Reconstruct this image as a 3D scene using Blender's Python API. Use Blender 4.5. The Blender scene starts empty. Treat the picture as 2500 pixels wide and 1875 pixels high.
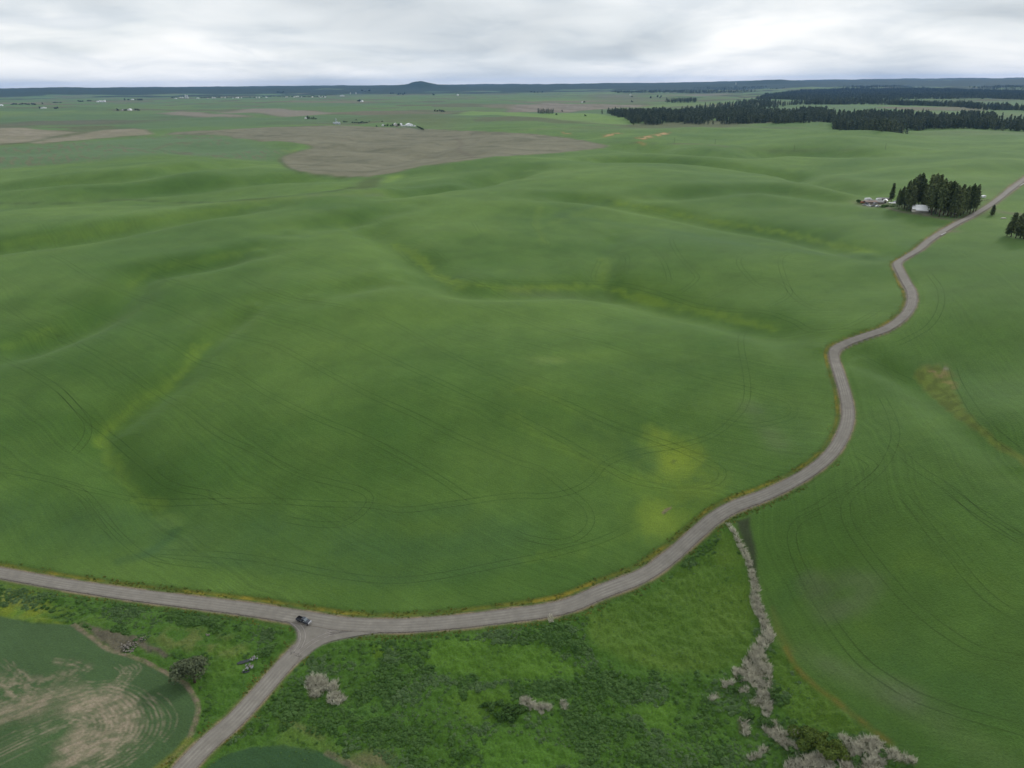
import bpy, bmesh, math, random
import numpy as np

def tick(s): pass
from mathutils import Matrix, Vector

random.seed(7)
rng = np.random.default_rng(11)
scn = bpy.context.scene
col = scn.collection

# ------------------------------------------------------------------ camera
CAM = np.array((0.0, 0.0, 185.0))
PITCH = math.radians(22.82)
ROLL = math.radians(0.50)
FPX, PW, PH = 1736.0, 2500.0, 1875.0
fwd = np.array((0, math.cos(PITCH), -math.sin(PITCH)))
_r = np.array((1.0, 0, 0)); _u = np.array((0, math.sin(PITCH), math.cos(PITCH)))
right = _r * math.cos(ROLL) - _u * math.sin(ROLL)
up = _u * math.cos(ROLL) + _r * math.sin(ROLL)
cam_d = bpy.data.cameras.new('camera'); cam = bpy.data.objects.new('camera', cam_d); col.objects.link(cam)
cam_d.sensor_fit = 'HORIZONTAL'; cam_d.sensor_width = 36.0; cam_d.lens = 36.0 * FPX / PW
cam_d.clip_start = 1.0; cam_d.clip_end = 200000.0
M = Matrix(((right[0], up[0], -fwd[0], CAM[0]), (right[1], up[1], -fwd[1], CAM[1]),
            (right[2], up[2], -fwd[2], CAM[2]), (0, 0, 0, 1)))
cam.matrix_world = M
scn.camera = cam

# ------------------------------------------------------------------ sky and sun (high overcast)
SUN_EL, SUN_AZ = math.radians(28), math.radians(46)     # azimuth measured from the view direction (+Y) towards +X
world = bpy.data.worlds.new('World'); scn.world = world; world.use_nodes = True
wn, wl = world.node_tree.nodes, world.node_tree.links
wn.clear()
def wnode(t, **kw):
    n = wn.new(t)
    for k, v in kw.items(): setattr(n, k, v)
    return n
out = wnode('ShaderNodeOutputWorld'); bg = wnode('ShaderNodeBackground')
sky = wnode('ShaderNodeTexSky', sky_type='NISHITA', sun_disc=False)
sky.sun_elevation = SUN_EL; sky.sun_rotation = SUN_AZ; sky.altitude = 700
SKY_STRENGTH = 0.10
bg.inputs['Strength'].default_value = SKY_STRENGTH
tc = wnode('ShaderNodeTexCoord')
def wmap(sx, sy, sz, loc=(0, 0, 0)):
    m = wnode('ShaderNodeMapping'); m.inputs['Scale'].default_value = (sx, sy, sz); m.inputs['Location'].default_value = loc
    wl.new(tc.outputs['Generated'], m.inputs['Vector']); return m.outputs['Vector']
def wnoise(vec, scale, detail, rough, dist=0.0):
    n = wnode('ShaderNodeTexNoise'); n.inputs['Scale'].default_value = scale; n.inputs['Detail'].default_value = detail
    n.inputs['Roughness'].default_value = rough; n.inputs['Distortion'].default_value = dist
    wl.new(vec, n.inputs['Vector']); return n.outputs['Fac']
def wramp(fac, stops):
    r = wnode('ShaderNodeValToRGB'); e = r.color_ramp.elements
    while len(e) < len(stops): e.new(0.5)
    for el, (p, c) in zip(e, stops): el.position = p; el.color = (*c, 1)
    wl.new(fac, r.inputs['Fac']); return r.outputs['Color']
def wmix(fac, a, b, mode='MIX'):
    m = wnode('ShaderNodeMix', data_type='RGBA', blend_type=mode)
    if isinstance(fac, float): m.inputs['Factor'].default_value = fac
    else: wl.new(fac, m.inputs['Factor'])
    for s, v in ((6, a), (7, b)):
        if isinstance(v, tuple): m.inputs[s].default_value = (*v, 1)
        else: wl.new(v, m.inputs[s])
    return m.outputs[2]
K = 1.0 / SKY_STRENGTH
# one broken cloud sheet overhead: directions are carried up to a level deck, so the banks crowd together towards the horizon
nv = wnode('ShaderNodeVectorMath', operation='NORMALIZE'); wl.new(tc.outputs['Generated'], nv.inputs[0])
sx = wnode('ShaderNodeSeparateXYZ'); wl.new(nv.outputs[0], sx.inputs[0])
zz = wnode('ShaderNodeMath', operation='MAXIMUM'); wl.new(sx.outputs['Z'], zz.inputs[0]); zz.inputs[1].default_value = 0.0
za = wnode('ShaderNodeMath', operation='ADD'); wl.new(zz.outputs[0], za.inputs[0]); za.inputs[1].default_value = 0.17
dv = wnode('ShaderNodeVectorMath', operation='DIVIDE'); wl.new(nv.outputs[0], dv.inputs[0]); wl.new(za.outputs[0], dv.inputs[1])
def deck_map(scale, loc):
    m = wnode('ShaderNodeMapping'); m.inputs['Scale'].default_value = (scale, scale, 0.0); m.inputs['Location'].default_value = loc
    wl.new(dv.outputs[0], m.inputs['Vector']); return m.outputs['Vector']
CLOUD_SEED = (14.8, 7.6, 0.0)
big = wnoise(deck_map(0.62, CLOUD_SEED), 1.0, 3.0, 0.48, 0.4)
mid = wnoise(deck_map(1.7, (9.2, 20.4, 0.0)), 1.0, 5.0, 0.55, 0.5)
deck = wramp(big, [(0.33, tuple(K * v for v in (0.54, 0.58, 0.61))), (0.46, tuple(K * v for v in (0.71, 0.745, 0.765))),
                   (0.61, tuple(K * v for v in (0.92, 0.925, 0.92)))])
bank = wramp(mid, [(0.36, (0.84, 0.87, 0.90)), (0.50, (0.97, 0.98, 0.985)), (0.64, (1.05, 1.045, 1.035))])
clouds = wmix(1.0, deck, bank, 'MULTIPLY')
gaps = wramp(wnoise(deck_map(0.9, (7.0, 2.0, 0.4)), 1.0, 4.0, 0.55, 0.5), [(0.55, (0.97,) * 3), (0.72, (0.86,) * 3)])
wl.new(wmix(gaps, sky.outputs['Color'], clouds), bg.inputs['Color'])
wl.new(bg.outputs[0], out.inputs['Surface'])

sd = bpy.data.lights.new('sun', 'SUN'); sd.energy = 1.5; sd.angle = math.radians(10); sd.color = (1.0, 0.97, 0.92)
sun = bpy.data.objects.new('sun', sd); col.objects.link(sun)
sv = Vector((math.sin(SUN_AZ) * math.cos(SUN_EL), math.cos(SUN_AZ) * math.cos(SUN_EL), math.sin(SUN_EL)))
sun.rotation_euler = sv.to_track_quat('Z', 'Y').to_euler(); sun.location = (0, 0, 400)

vs = scn.view_settings
scn.display_settings.display_device = 'sRGB'
vs.view_transform = 'Standard'; vs.look = 'None'; vs.gamma = 1.0; vs.exposure = 0.2; vs.use_curve_mapping = False
scn.cycles.use_denoising = True
scn.cycles.max_bounces = 4; scn.cycles.diffuse_bounces = 2; scn.cycles.glossy_bounces = 2
scn.cycles.transparent_max_bounces = 8; scn.cycles.volume_bounces = 0; scn.cycles.transmission_bounces = 2

# ------------------------------------------------------------------ numeric helpers
def sstep(a, b, x):
    t = np.clip((x - a) / (b - a), 0, 1); return t * t * (3 - 2 * t)
_tab = {}
def _grad_table(seed):
    if seed not in _tab:
        a = np.random.default_rng(1000 + seed).random((256, 256)) * 2 * math.pi
        _tab[seed] = (np.cos(a).astype(np.float32).ravel(), np.sin(a).astype(np.float32).ravel())
    return _tab[seed]
def perlin(x, y, seed=0):
    gc, gs = _grad_table(seed)
    x = np.asarray(x); y = np.asarray(y)
    fx0, fy0 = np.floor(x), np.floor(y)
    ix, iy = fx0.astype(np.int32), fy0.astype(np.int32)
    fx, fy = (x - fx0).astype(np.float32), (y - fy0).astype(np.float32)
    i0, i1, j0, j1 = (ix & 255) << 8, ((ix + 1) & 255) << 8, iy & 255, (iy + 1) & 255
    u, v = fx * fx * fx * (fx * (fx * 6 - 15) + 10), fy * fy * fy * (fy * (fy * 6 - 15) + 10)
    k = i0 | j0; a = gc[k] * fx + gs[k] * fy
    k = i1 | j0; a += u * (gc[k] * (fx - 1) + gs[k] * fy - a)
    k = i0 | j1; b = gc[k] * fx + gs[k] * (fy - 1)
    k = i1 | j1; b += u * (gc[k] * (fx - 1) + gs[k] * (fy - 1) - b)
    return 1.5 * (a + v * (b - a))
def fbm(x, y, seed=0, octv=3, gain=0.5):
    s, amp, f = 0, 1.0, 1.0
    for i in range(octv):
        s = s + amp * perlin(x * f, y * f, seed + i * 17); amp *= gain; f *= 2.03
    return s

def rays(px):
    px = np.asarray(px, float).reshape(-1, 2)
    d = fwd[None] * FPX + right[None] * (px[:, :1] - PW / 2) - up[None] * (px[:, 1:] - PH / 2)
    return d / np.linalg.norm(d, axis=1, keepdims=True)

# ------------------------------------------------------------------ the lie of the land (survey points: photo x, photo y, height in m)
SURVEY = [
 (0,1400,1),(360,1450,0),(730,1530,0),(1000,1530,1),(1300,1480,4),(1600,1390,11),(1750,1260,22),(1950,1150,32),(2070,1030,40),
 (2060,930,47),(2030,850,53),(2150,790,60),(2225,720,66),(2200,640,71),(2280,570,75),(2400,500,79),(2500,440,82),
 (560,1700,-2),(430,1875,-3),(0,1875,5),(0,1600,4),(250,1750,3),(900,1800,-2),(1300,1700,-1),(1900,1800,-1),(1600,1560,2),(1850,1500,4),(1800,1340,14),
 (2500,1875,24),(2300,1600,25),(2500,1400,39),(2200,1200,40),(2500,1000,59),(2330,930,50),(2250,880,52),(2500,760,71),(2500,600,78),
 (0,1200,14),(400,1300,6),(800,1350,6),(1250,1350,8),(1500,1200,16),(1650,1120,24),(0,1000,30),(500,1000,29),(1000,1000,31),(1500,1000,33),
 (1800,950,40),(0,800,48),(300,830,45),(500,760,50),(800,800,47),(1000,760,49),(1300,800,46),(1500,800,47),(1900,800,51),
 (0,640,63),(200,690,60),(400,610,66),(600,620,65),(700,680,61),(800,560,69),(1000,640,59),(1120,700,54),(1250,710,52),(1450,715,50),(1700,760,50),
 (1300,600,62),(1500,640,59),(1470,690,53),(1650,600,65),(1800,640,62),(1900,620,64),(1650,530,63),(1850,575,64),(1400,470,74),(1700,470,75),
 (0,520,73),(300,506,74),(600,490,75),(900,468,75),(1200,440,76),(0,495,60),(400,492,58),(700,478,56),(930,440,54),
 (150,455,71),(500,430,70),(300,400,64),(600,400,66),(1100,400,71),(1100,480,77),(1500,400,74),(1800,440,77),(2000,360,80),(2300,340,82),(2000,480,77),(2150,450,80),
 (750,420,56),(1000,380,62),(1300,370,66),(100,380,62),(400,370,62),(2400,330,82),(1700,330,74),(2050,318,82)]
_s = np.array(SURVEY, float)
_d = rays(_s[:, :2]); _t = (_s[:, 2] - CAM[2]) / _d[:, 2]
_xy = CAM[None, :2] + _d[:, :2] * _t[:, None]
_extra = [(x, y, z) for x, y, z in ((-700, 0, 10), (-400, -300, 0), (0, -200, -4), (0, 40, -4), (400, -300, 15), (600, 100, 45), (300, 60, 18), (-300, 60, 5),
          (-1500, 0, 45), (1500, 0, 70), (0, -1500, 30), (-1400, 900, 62), (1500, 900, 78), (-1800, 2000, 62), (-600, 2600, 62), (600, 2600, 64), (1900, 2000, 72), (-900, 1700, 63), (900, 1900, 70))]
_xy = np.vstack([_xy, [(a, b) for a, b, c in _extra]]); _zc = np.concatenate([_s[:, 2], [c for a, b, c in _extra]])
_SC = 500.0
def _phi(d2):
    return 0.5 * d2 * np.log(d2 + 1e-9)
def _tps_fit(xy, z, lam=0.004):
    n = len(xy); p = xy / _SC
    d2 = ((p[:, None] - p[None]) ** 2).sum(-1)
    A = np.zeros((n + 3, n + 3)); A[:n, :n] = _phi(d2) + lam * np.eye(n)
    A[:n, n] = 1; A[:n, n + 1:] = p; A[n, :n] = 1; A[n + 1:, :n] = p.T
    b = np.zeros(n + 3); b[:n] = z
    return np.linalg.solve(A, b)
_w = _tps_fit(_xy, _zc)
def tps(x, y):
    x = np.asarray(x, float).ravel() / _SC; y = np.asarray(y, float).ravel() / _SC
    o = np.empty(len(x)); p = _xy / _SC; n = len(p)
    for i in range(0, len(x), 40000):
        a, b = x[i:i + 40000], y[i:i + 40000]
        d2 = (a[:, None] - p[None, :, 0]) ** 2 + (b[:, None] - p[None, :, 1]) ** 2
        o[i:i + 40000] = _phi(d2) @ _w[:n] + _w[n] + _w[n + 1] * a + _w[n + 2] * b
    return o
def az_of(px): return math.atan2(*(lambda d: (d[0], d[1]))(rays([(px, 205)])[0]))
BUTTE_AZ, BUTTE_R = az_of(1030), 15500.0
CHANNELS = []      # draws that water has worn into the slopes: (line, depth, half width)
def height(x, y, hills=True):
    x = np.asarray(x, float); y = np.asarray(y, float); sh = x.shape
    x = x.ravel(); y = y.ravel()
    r = np.hypot(x, y)
    far = sstep(1500, 2600, r)
    z = np.full(len(x), 64.0)
    m = far < 1
    z[m] = tps(x[m], y[m]) * (1 - far[m]) + 64.0 * far[m]
    # rolling loess hills
    k = sstep(620, 1100, r) * (1 if hills else 0)
    z = z + k * (12.5 * (1 - 0.4 * far)) * fbm(x / 330 + 3.3, y / 300 + 1.7, 5, 2, 0.38)
    z = z + (1 if hills else 0) * sstep(2000, 3400, r) * 8.0 * fbm(x / 1150 + 9.1, y / 1000 + 4.4, 9, 3, 0.45)
    z = z + sstep(230, 420, r) * (1 - 0.6 * sstep(900, 1500, r)) * 3.6 * fbm(x / 125 + 1.1, y / 100, 21, 2, 0.30) * (1 if hills else 0)
    for ln, dep, sg in CHANNELS:
        lo, hi = ln.min(0) - 2.6 * sg, ln.max(0) + 2.6 * sg
        m = np.nonzero((x > lo[0]) & (x < hi[0]) & (y > lo[1]) & (y < hi[1]))[0]
        if len(m):
            d, _ = seg_dist(x[m], y[m], ln, 2.6 * sg)
            e0, e1 = np.hypot(x[m] - ln[0, 0], y[m] - ln[0, 1]), np.hypot(x[m] - ln[-1, 0], y[m] - ln[-1, 1])
            z[m] -= dep * np.exp(-(d / sg) ** 2) * sstep(0, 3 * sg, np.minimum(e0, e1) + sg)
    # far forested ridges and the lone butte
    az = np.arctan2(x, y)
    m = r > 7000
    if m.any():
        a, rr, xx, yy = az[m], r[m], x[m], y[m]
        ridge = sstep(12500, 17500, rr) * (128 + 16 * fbm(a * 9 + 2, rr / 5000, 31, 4, 0.55))
        ridge = ridge + sstep(0.02, 0.45, a) * sstep(8500, 11500, rr) * (1 - 0.7 * sstep(11500, 13500, rr)) * (40 + 34 * fbm(a * 12, rr / 1700, 33, 3, 0.5))
        ridge = ridge + sstep(0.1, 0.5, a) * sstep(19000, 24000, rr) * (34 + 30 * fbm(a * 14 + 5, rr / 3000, 35, 3, 0.5))
        bx, by = BUTTE_R * math.sin(BUTTE_AZ), BUTTE_R * math.cos(BUTTE_AZ)
        dx, dy = xx - bx, yy - by
        q = np.sqrt((dx / 1.15) ** 2 + dy ** 2)
        bt = 80 * np.exp(-(q / 230.0) ** 1.6) + 58 * np.exp(-(q / 560.0) ** 2)
        b2x = BUTTE_R * 1.05 * math.sin(az_of(1880)); b2y = BUTTE_R * 1.05 * math.cos(az_of(1880))
        q2 = np.hypot((xx - b2x) / 1.8, yy - b2y)
        bt = bt + 55 * np.exp(-(q2 / 330.0) ** 2)
        z[m] += ridge + bt * (1 + 0.12 * fbm(xx / 180, yy / 180, 41, 3))
    return z.reshape(sh)

# ground grid: one sheet in rings round the hill the picture was taken over, finer towards the near slopes
def lod_rows():
    r, rows = 20.0, [3.0, 8.0]
    while r < 31000:
        rows.append(r)
        h = 185 - 72 * float(sstep(190, 620, np.array(r)))
        px = (r * r + h * h) / h * 0.00150
        if r < 135: px = 5.0
        r += max(0.45, min(px, 0.0125 * r))
    return np.array(rows)
RR = lod_rows()
DAZ = 0.09
AZ = np.concatenate([np.radians(np.arange(-180, -44, 4.0)), np.radians(np.arange(-44, 44.001, DAZ)), np.radians(np.arange(48, 180.1, 4.0))])
AZ[-1] = math.pi
NR, NA = len(RR), len(AZ)
gr, ga = np.meshgrid(RR, AZ, indexing='ij')
gx, gy = (gr * np.sin(ga)).ravel(), (gr * np.cos(ga)).ravel(); grr = gr.ravel(); gaz = ga.ravel()
gz = height(gx, gy)
_L1 = gz.reshape(NR, NA).copy(); _L0 = None
NO_LUT = None
def lut_height(x, y, hills=True):
    global _L0
    if not hills and _L0 is None: _L0 = height(gx, gy, False).reshape(NR, NA)
    T = _L1 if hills else _L0
    r = np.hypot(x, y); a = np.arctan2(x, y)
    i = np.interp(r, RR, np.arange(NR)); j = np.interp(a, AZ, np.arange(NA))
    i0 = np.minimum(i.astype(np.int32), NR - 2); j0 = np.minimum(j.astype(np.int32), NA - 2); u = i - i0; w = j - j0
    return (T[i0, j0] * (1 - w) + T[i0, j0 + 1] * w) * (1 - u) + (T[i0 + 1, j0] * (1 - w) + T[i0 + 1, j0 + 1] * w) * u

def ground_hits(px, hills=True):
    """where lines of sight through the given photo points meet the land (a survey of the photograph)"""
    d = rays(px); n = len(d)
    ts = np.concatenate([np.geomspace(120, 3000, 420), np.geomspace(3030, 30500, 380)])
    res = np.zeros((n, 3))
    for i0 in range(0, n, 200):
        dd = d[i0:i0 + 200]
        P = CAM[None, None] + dd[:, None] * ts[None, :, None]
        gap = P[..., 2] - lut_height(P[..., 0], P[..., 1], hills)
        below = gap < 0
        k = np.where(below.any(1), below.argmax(1), len(ts) - 1); k = np.maximum(k, 1)
        lo, hi = ts[k - 1].copy(), ts[k].copy()
        for _ in range(14):
            mid = 0.5 * (lo + hi); Q = CAM[None] + dd * mid[:, None]
            b = Q[:, 2] < lut_height(Q[:, 0], Q[:, 1], hills)
            hi = np.where(b, mid, hi); lo = np.where(b, lo, mid)
        Q = CAM[None] + dd * hi[:, None]
        Q[:, 2] = lut_height(Q[:, 0], Q[:, 1], True)
        res[i0:i0 + 200] = Q
    return res
def catmull(p, n=8):
    p = np.asarray(p, float)
    if len(p) < 3: return np.linspace(p[0], p[-1], n + 1)
    q = np.vstack([2 * p[0] - p[1], p, 2 * p[-1] - p[-2]]); o = []
    for i in range(1, len(q) - 2):
        for t in np.linspace(0, 1, n, endpoint=False):
            o.append(0.5 * ((2 * q[i]) + (-q[i - 1] + q[i + 1]) * t + (2 * q[i - 1] - 5 * q[i] + 4 * q[i + 1] - q[i + 2]) * t * t
                            + (-q[i - 1] + 3 * q[i] - 3 * q[i + 1] + q[i + 2]) * t ** 3))
    o.append(q[-2]); return np.array(o)
def zm(s, ox, oy, pts): return [(ox + s * a, oy + s * b) for a, b in pts]
def z5(*p): return zm(.565, 0, 700, p)
def z6(*p): return zm(.565, 1250, 700, p)
def z7(*p): return zm(.565, 0, 380, p)
def z8(*p): return zm(.565, 1250, 300, p)
def zr(*p): return zm(.407, 1600, 1240, p)
def zl(*p): return zm(.407, 0, 1350, p)
def zmr(*p): return zm(.452, 650, 1460, p)
def resample(p, step):
    d = np.concatenate([[0], np.cumsum(np.linalg.norm(np.diff(p, axis=0), axis=1))])
    n = max(2, int(d[-1] / step) + 1); t = np.linspace(0, d[-1], n)
    return np.stack([np.interp(t, d, p[:, k]) for k in range(p.shape[1])], 1)
def world_line(pts, smooth=True, step=None, hills=True):
    p = catmull(pts, 6) if smooth else np.asarray(pts, float)
    g = ground_hits(p, hills)[:, :2]
    if step: g = resample(g, step)
    return g
def world_poly(pts, hills=True):
    p = np.asarray(pts, float); q = []
    for a, b in zip(p, np.roll(p, -1, 0)):
        n = max(1, int(np.linalg.norm(b - a) / 25))
        for t in np.linspace(0, 1, n, endpoint=False): q.append(a + (b - a) * t)
    return ground_hits(q, hills)[:, :2]
def seg_dist(x, y, line, cap=None):
    """distance of points to a polyline, and signed side"""
    best = np.full(len(x), 1e9); side = np.zeros(len(x))
    if cap is not None and len(x) > 4000:
        bins = np.argsort(x, kind='stable'); xs = x[bins]
        for a, b in zip(line[:-1], line[1:]):
            i0, i1 = np.searchsorted(xs, (min(a[0], b[0]) - cap, max(a[0], b[0]) + cap))
            k = bins[i0:i1]; yk = y[k]
            k = k[(yk > min(a[1], b[1]) - cap) & (yk < max(a[1], b[1]) + cap)]
            if len(k) == 0: continue
            ab = b - a; L = ab @ ab + 1e-12; X, Y = x[k], y[k]
            t = np.clip(((X - a[0]) * ab[0] + (Y - a[1]) * ab[1]) / L, 0, 1)
            dx, dy = X - (a[0] + t * ab[0]), Y - (a[1] + t * ab[1])
            d = dx * dx + dy * dy; m = d < best[k]; km = k[m]
            best[km] = d[m]; side[km] = np.sign(ab[0] * dy - ab[1] * dx)[m]
        return np.sqrt(best), side
    for a, b in zip(line[:-1], line[1:]):
        ab = b - a; L = ab @ ab + 1e-12
        t = np.clip(((x - a[0]) * ab[0] + (y - a[1]) * ab[1]) / L, 0, 1)
        dx, dy = x - (a[0] + t * ab[0]), y - (a[1] + t * ab[1])
        d = dx * dx + dy * dy; m = d < best
        best[m] = d[m]; side[m] = np.sign(ab[0] * dy - ab[1] * dx)[m]
    return np.sqrt(best), side
def inside(x, y, poly):
    n = len(poly)
    o = np.argsort(y, kind='stable'); ys = y[o]; xs = x[o]; c = np.zeros(len(x), bool)
    for i in range(n):
        (x1, y1), (x2, y2) = poly[i], poly[(i + 1) % n]
        if y1 == y2: continue
        a, b = np.searchsorted(ys, (min(y1, y2), max(y1, y2)))
        if b > a: c[a:b] ^= xs[a:b] < (x2 - x1) * (ys[a:b] - y1) / (y2 - y1) + x1
    r = np.empty(len(x), bool); r[o] = c
    return r
def poly_mask(x, y, poly, soft):
    """0..1 membership with an edge that is `soft` metres wide"""
    lo, hi = poly.min(0), poly.max(0)
    o = np.zeros(len(x)); m = np.nonzero((x > lo[0] - soft) & (x < hi[0] + soft) & (y > lo[1] - soft) & (y < hi[1] + soft))[0]
    if len(m) == 0: return o
    xx, yy = x[m], y[m]
    d, _ = seg_dist(xx, yy, np.vstack([poly, poly[:1]]), float(soft[m].max()))
    s = np.where(inside(xx, yy, poly), d, -d)
    o[m] = sstep(-1, 1, s / soft[m]); return o
def line_mask(x, y, line, width, soft):
    lo, hi = line.min(0) - width, line.max(0) + width
    o = np.zeros(len(x)); m = np.nonzero((x > lo[0] - soft) & (x < hi[0] + soft) & (y > lo[1] - soft) & (y < hi[1] + soft))[0]
    if len(m) == 0: return o
    d, _ = seg_dist(x[m], y[m], line, width + float(soft[m].max()))
    o[m] = 1 - sstep(0, 1, (d - width * 0.5 + soft[m] * 0.5) / soft[m]); return o

DRAWS = [([(-200,622),(0,597),(200,570),(330,545),(480,520),(650,500)], 6, 20), ([(638,606),(500,635),(361,662),(316,702),(240,770),(100,830),(-60,870)], 5.5, 17),
 ([(620,740),(560,790)] + z5((880,250),(760,390),(600,510),(480,600),(440,660),(500,780),(640,930),(750,1030)), 3.4, 11),
 ([(880,540),(960,598),(1042,650),(1075,680),(1130,700),(1243,705),(1465,704),(1645,746),(1900,803),(2010,840)], 5, 18),
 ([(1320,480),(1400,480),(1504,493),(1645,520),(1758,543),(1928,571),(2125,616)], 5, 18), ([(1500,570),(1476,635),(1470,700)], 3, 13),
 ([(1650,1050),(1640,1128),(1612,1262),(1590,1340)], 2.0, 11), ([(-100,455),(0,448),(250,430),(450,405),(600,395)], 7, 30), ([(250,475),(600,440),(800,436)], 6, 26),
 ([(930,472),(1000,462),(1120,450),(1210,432),(1300,410)], 8, 26), (zm(.479, 1440, 180, [(0,440),(500,440),(900,490),(1300,560),(1550,600)]), 8, 26),
 (zm(.479, 1440, 180, [(200,380),(700,400),(1100,400),(1600,390)]), 8, 36), (zm(.479, 1440, 180, [(300,620),(800,575),(1100,600),(1400,640)]), 5, 20),
 (z6((1500,290),(1740,420),(1950,590),(2212,770)), 2.5, 10), ([(700,560),(900,520),(1000,500)], 4, 20), ([(760,720),(900,690),(980,680)], 3, 14), (zm(.38, 800, 180, [(0,470),(300,480),(600,500),(900,520)]), 6, 40), (zm(.38, 800, 180, [(200,600),(400,560),(700,470),(860,430)]), 6, 40)]
CHANNELS = [(world_line(a_), 1.45 * b_, c_) for a_, b_, c_ in DRAWS]
gz = height(gx, gy); _L1 = gz.reshape(NR, NA).copy(); _L0 = None
tick('terrain')

# ------------------------------------------------------------------ object helpers
def link(o, parent=None):
    col.objects.link(o)
    if parent is not None: o.parent = parent
    return o
def mesh_obj(name, verts, faces, mat, parent=None, smooth=False, mats=None, midx=None):
    me = bpy.data.meshes.new(name); me.from_pydata([tuple(v) for v in verts], [], [tuple(f) for f in faces])
    for m in (mats or [mat]): me.materials.append(m)
    if midx is not None: me.polygons.foreach_set('material_index', midx)
    if smooth: me.polygons.foreach_set('use_smooth', [True] * len(me.polygons))
    me.update()
    return link(bpy.data.objects.new(name, me), parent)
def tag(o, label=None, cat=None, group=None, kind=None):
    if label: o['label'] = label
    if cat: o['category'] = cat
    if group: o['group'] = group
    if kind: o['kind'] = kind
    return o
def empty(name, loc, rz=0.0):
    o = bpy.data.objects.new(name, None); o.location = loc; o.rotation_euler = (0, 0, rz); o.empty_display_size = 0.5
    return link(o)
def mat_new(name):
    m = bpy.data.materials.new(name); m.use_nodes = True
    n, l = m.node_tree.nodes, m.node_tree.links
    b = n['Principled BSDF']
    b.inputs['Specular IOR Level'].default_value = 0.2
    return m, n, l, b
def nnoise(n, l, vec, scale, detail=3.0, rough=0.55):
    t = n.new('ShaderNodeTexNoise'); t.inputs['Scale'].default_value = scale; t.inputs['Detail'].default_value = detail
    t.inputs['Roughness'].default_value = rough
    if vec is not None: l.new(vec, t.inputs['Vector'])
    return t.outputs['Fac']
def nrange(n, l, fac, a, b, c, d, clamp=True):
    m = n.new('ShaderNodeMapRange'); m.clamp = clamp
    for k, v in zip(('From Min', 'From Max', 'To Min', 'To Max'), (a, b, c, d)): m.inputs[k].default_value = v
    l.new(fac, m.inputs['Value']); return m.outputs['Result']
def nmath(n, l, op, a, b=None):
    m = n.new('ShaderNodeMath'); m.operation = op
    for i, v in enumerate((a, b)):
        if v is None: continue
        if isinstance(v, (int, float)): m.inputs[i].default_value = v
        else: l.new(v, m.inputs[i])
    return m.outputs[0]
def nmix(n, l, fac, a, b, mode='MIX'):
    m = n.new('ShaderNodeMix'); m.data_type = 'RGBA'; m.blend_type = mode
    if isinstance(fac, (int, float)): m.inputs[0].default_value = fac
    else: l.new(fac, m.inputs[0])
    for s, v in ((6, a), (7, b)):
        if isinstance(v, tuple): m.inputs[s].default_value = (*v[:3], 1)
        else: l.new(v, m.inputs[s])
    return m.outputs[2]
def nbump(n, l, b, h, strength, dist):
    u = n.new('ShaderNodeBump'); u.inputs['Strength'].default_value = strength; u.inputs['Distance'].default_value = dist
    l.new(h, u.inputs['Height']); l.new(u.outputs['Normal'], b.inputs['Normal'])
def plain_mat(name, c, rough=0.7, metal=0.0, var=0.12, scale=1.5, spec=0.25, obj_var=0.0):
    m, n, l, b = mat_new(name)
    t = n.new('ShaderNodeTexCoord')
    f = nrange(n, l, nnoise(n, l, t.outputs['Object'], scale, 4.0), 0.3, 0.7, 1 - var, 1 + var)
    if obj_var:
        oi = n.new('ShaderNodeObjectInfo')
        f = nmath(n, l, 'MULTIPLY', f, nrange(n, l, oi.outputs['Random'], 0, 1, 1 - obj_var, 1 + obj_var))
    v = n.new('ShaderNodeVectorMath'); v.operation = 'SCALE'; v.inputs[0].default_value = c; l.new(f, v.inputs['Scale'])
    l.new(v.outputs[0], b.inputs['Base Color'])
    b.inputs['Roughness'].default_value = rough; b.inputs['Metallic'].default_value = metal; b.inputs['Specular IOR Level'].default_value = spec
    return m
# ------------------------------------------------------------------ roads: centre lines on the land
MAIN_PX = [(-420, 1330), (-160, 1372)] + zl((0,120),(400,190),(800,250),(1200,300),(1500,338),(1750,378),(1950,410)) + zmr((420,140),(700,150),(1000,130),(1300,95),(1600,50)) + \
    z6((400,1312),(560,1250),(680,1170),(780,1080),(870,1003),(960,950),(1080,905),(1200,850),(1300,790),(1380,720),(1430,640),(1452,560),(1442,470),(1415,380),(1393,310),(1395,275),(1440,245),(1520,215),(1620,180),(1690,130),(1725,80)) + \
    z8((1728,735),(1705,690),(1678,640),(1666,606),(1705,578),(1760,545),(1800,510),(1860,470),(1920,435),(1980,405),(2050,365),(2100,330),(2150,290),(2212,245),(2320,170))
main_line = world_line(MAIN_PX, True, 2.0)
SOUTH_PX = zl((880,1560),(1000,1420),(1110,1285),(1250,1140),(1400,1010),(1540,860),(1650,735),(1735,640),(1790,580))
south_line = world_line(SOUTH_PX, True, 1.5)
WEST_RUT = world_line(zl((1700,680),(1770,600),(1812,530),(1812,470),(1770,420),(1680,375),(1560,350)), True, 1.0)
EAST_RUT = world_line(zl((1720,660),(1800,590),(1880,530),(1990,480),(2120,452)) + zmr((330,185),(480,165),(640,158)), True, 1.0)
apron_w = world_line(zl((1575,752),(1640,688),(1700,625),(1752,572),(1778,525),(1780,485),(1760,440),(1700,405),(1600,380),(1500,362)), True, 0.8)
apron_e = world_line(zl((1690,757),(1745,700),(1800,650),(1850,612)) + zmr((280,266),(350,235),(450,213),(560,195),(680,182),(800,165)), True, 0.8)
def road_half(r): return 3.35 - 0.70 * sstep(240, 380, r)

tick('roads')
cell = np.maximum(0.35, np.gradient(RR))[:, None].repeat(NA, 1).ravel()
soft = np.clip(cell * 0.8, 0.5, 60)

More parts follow.
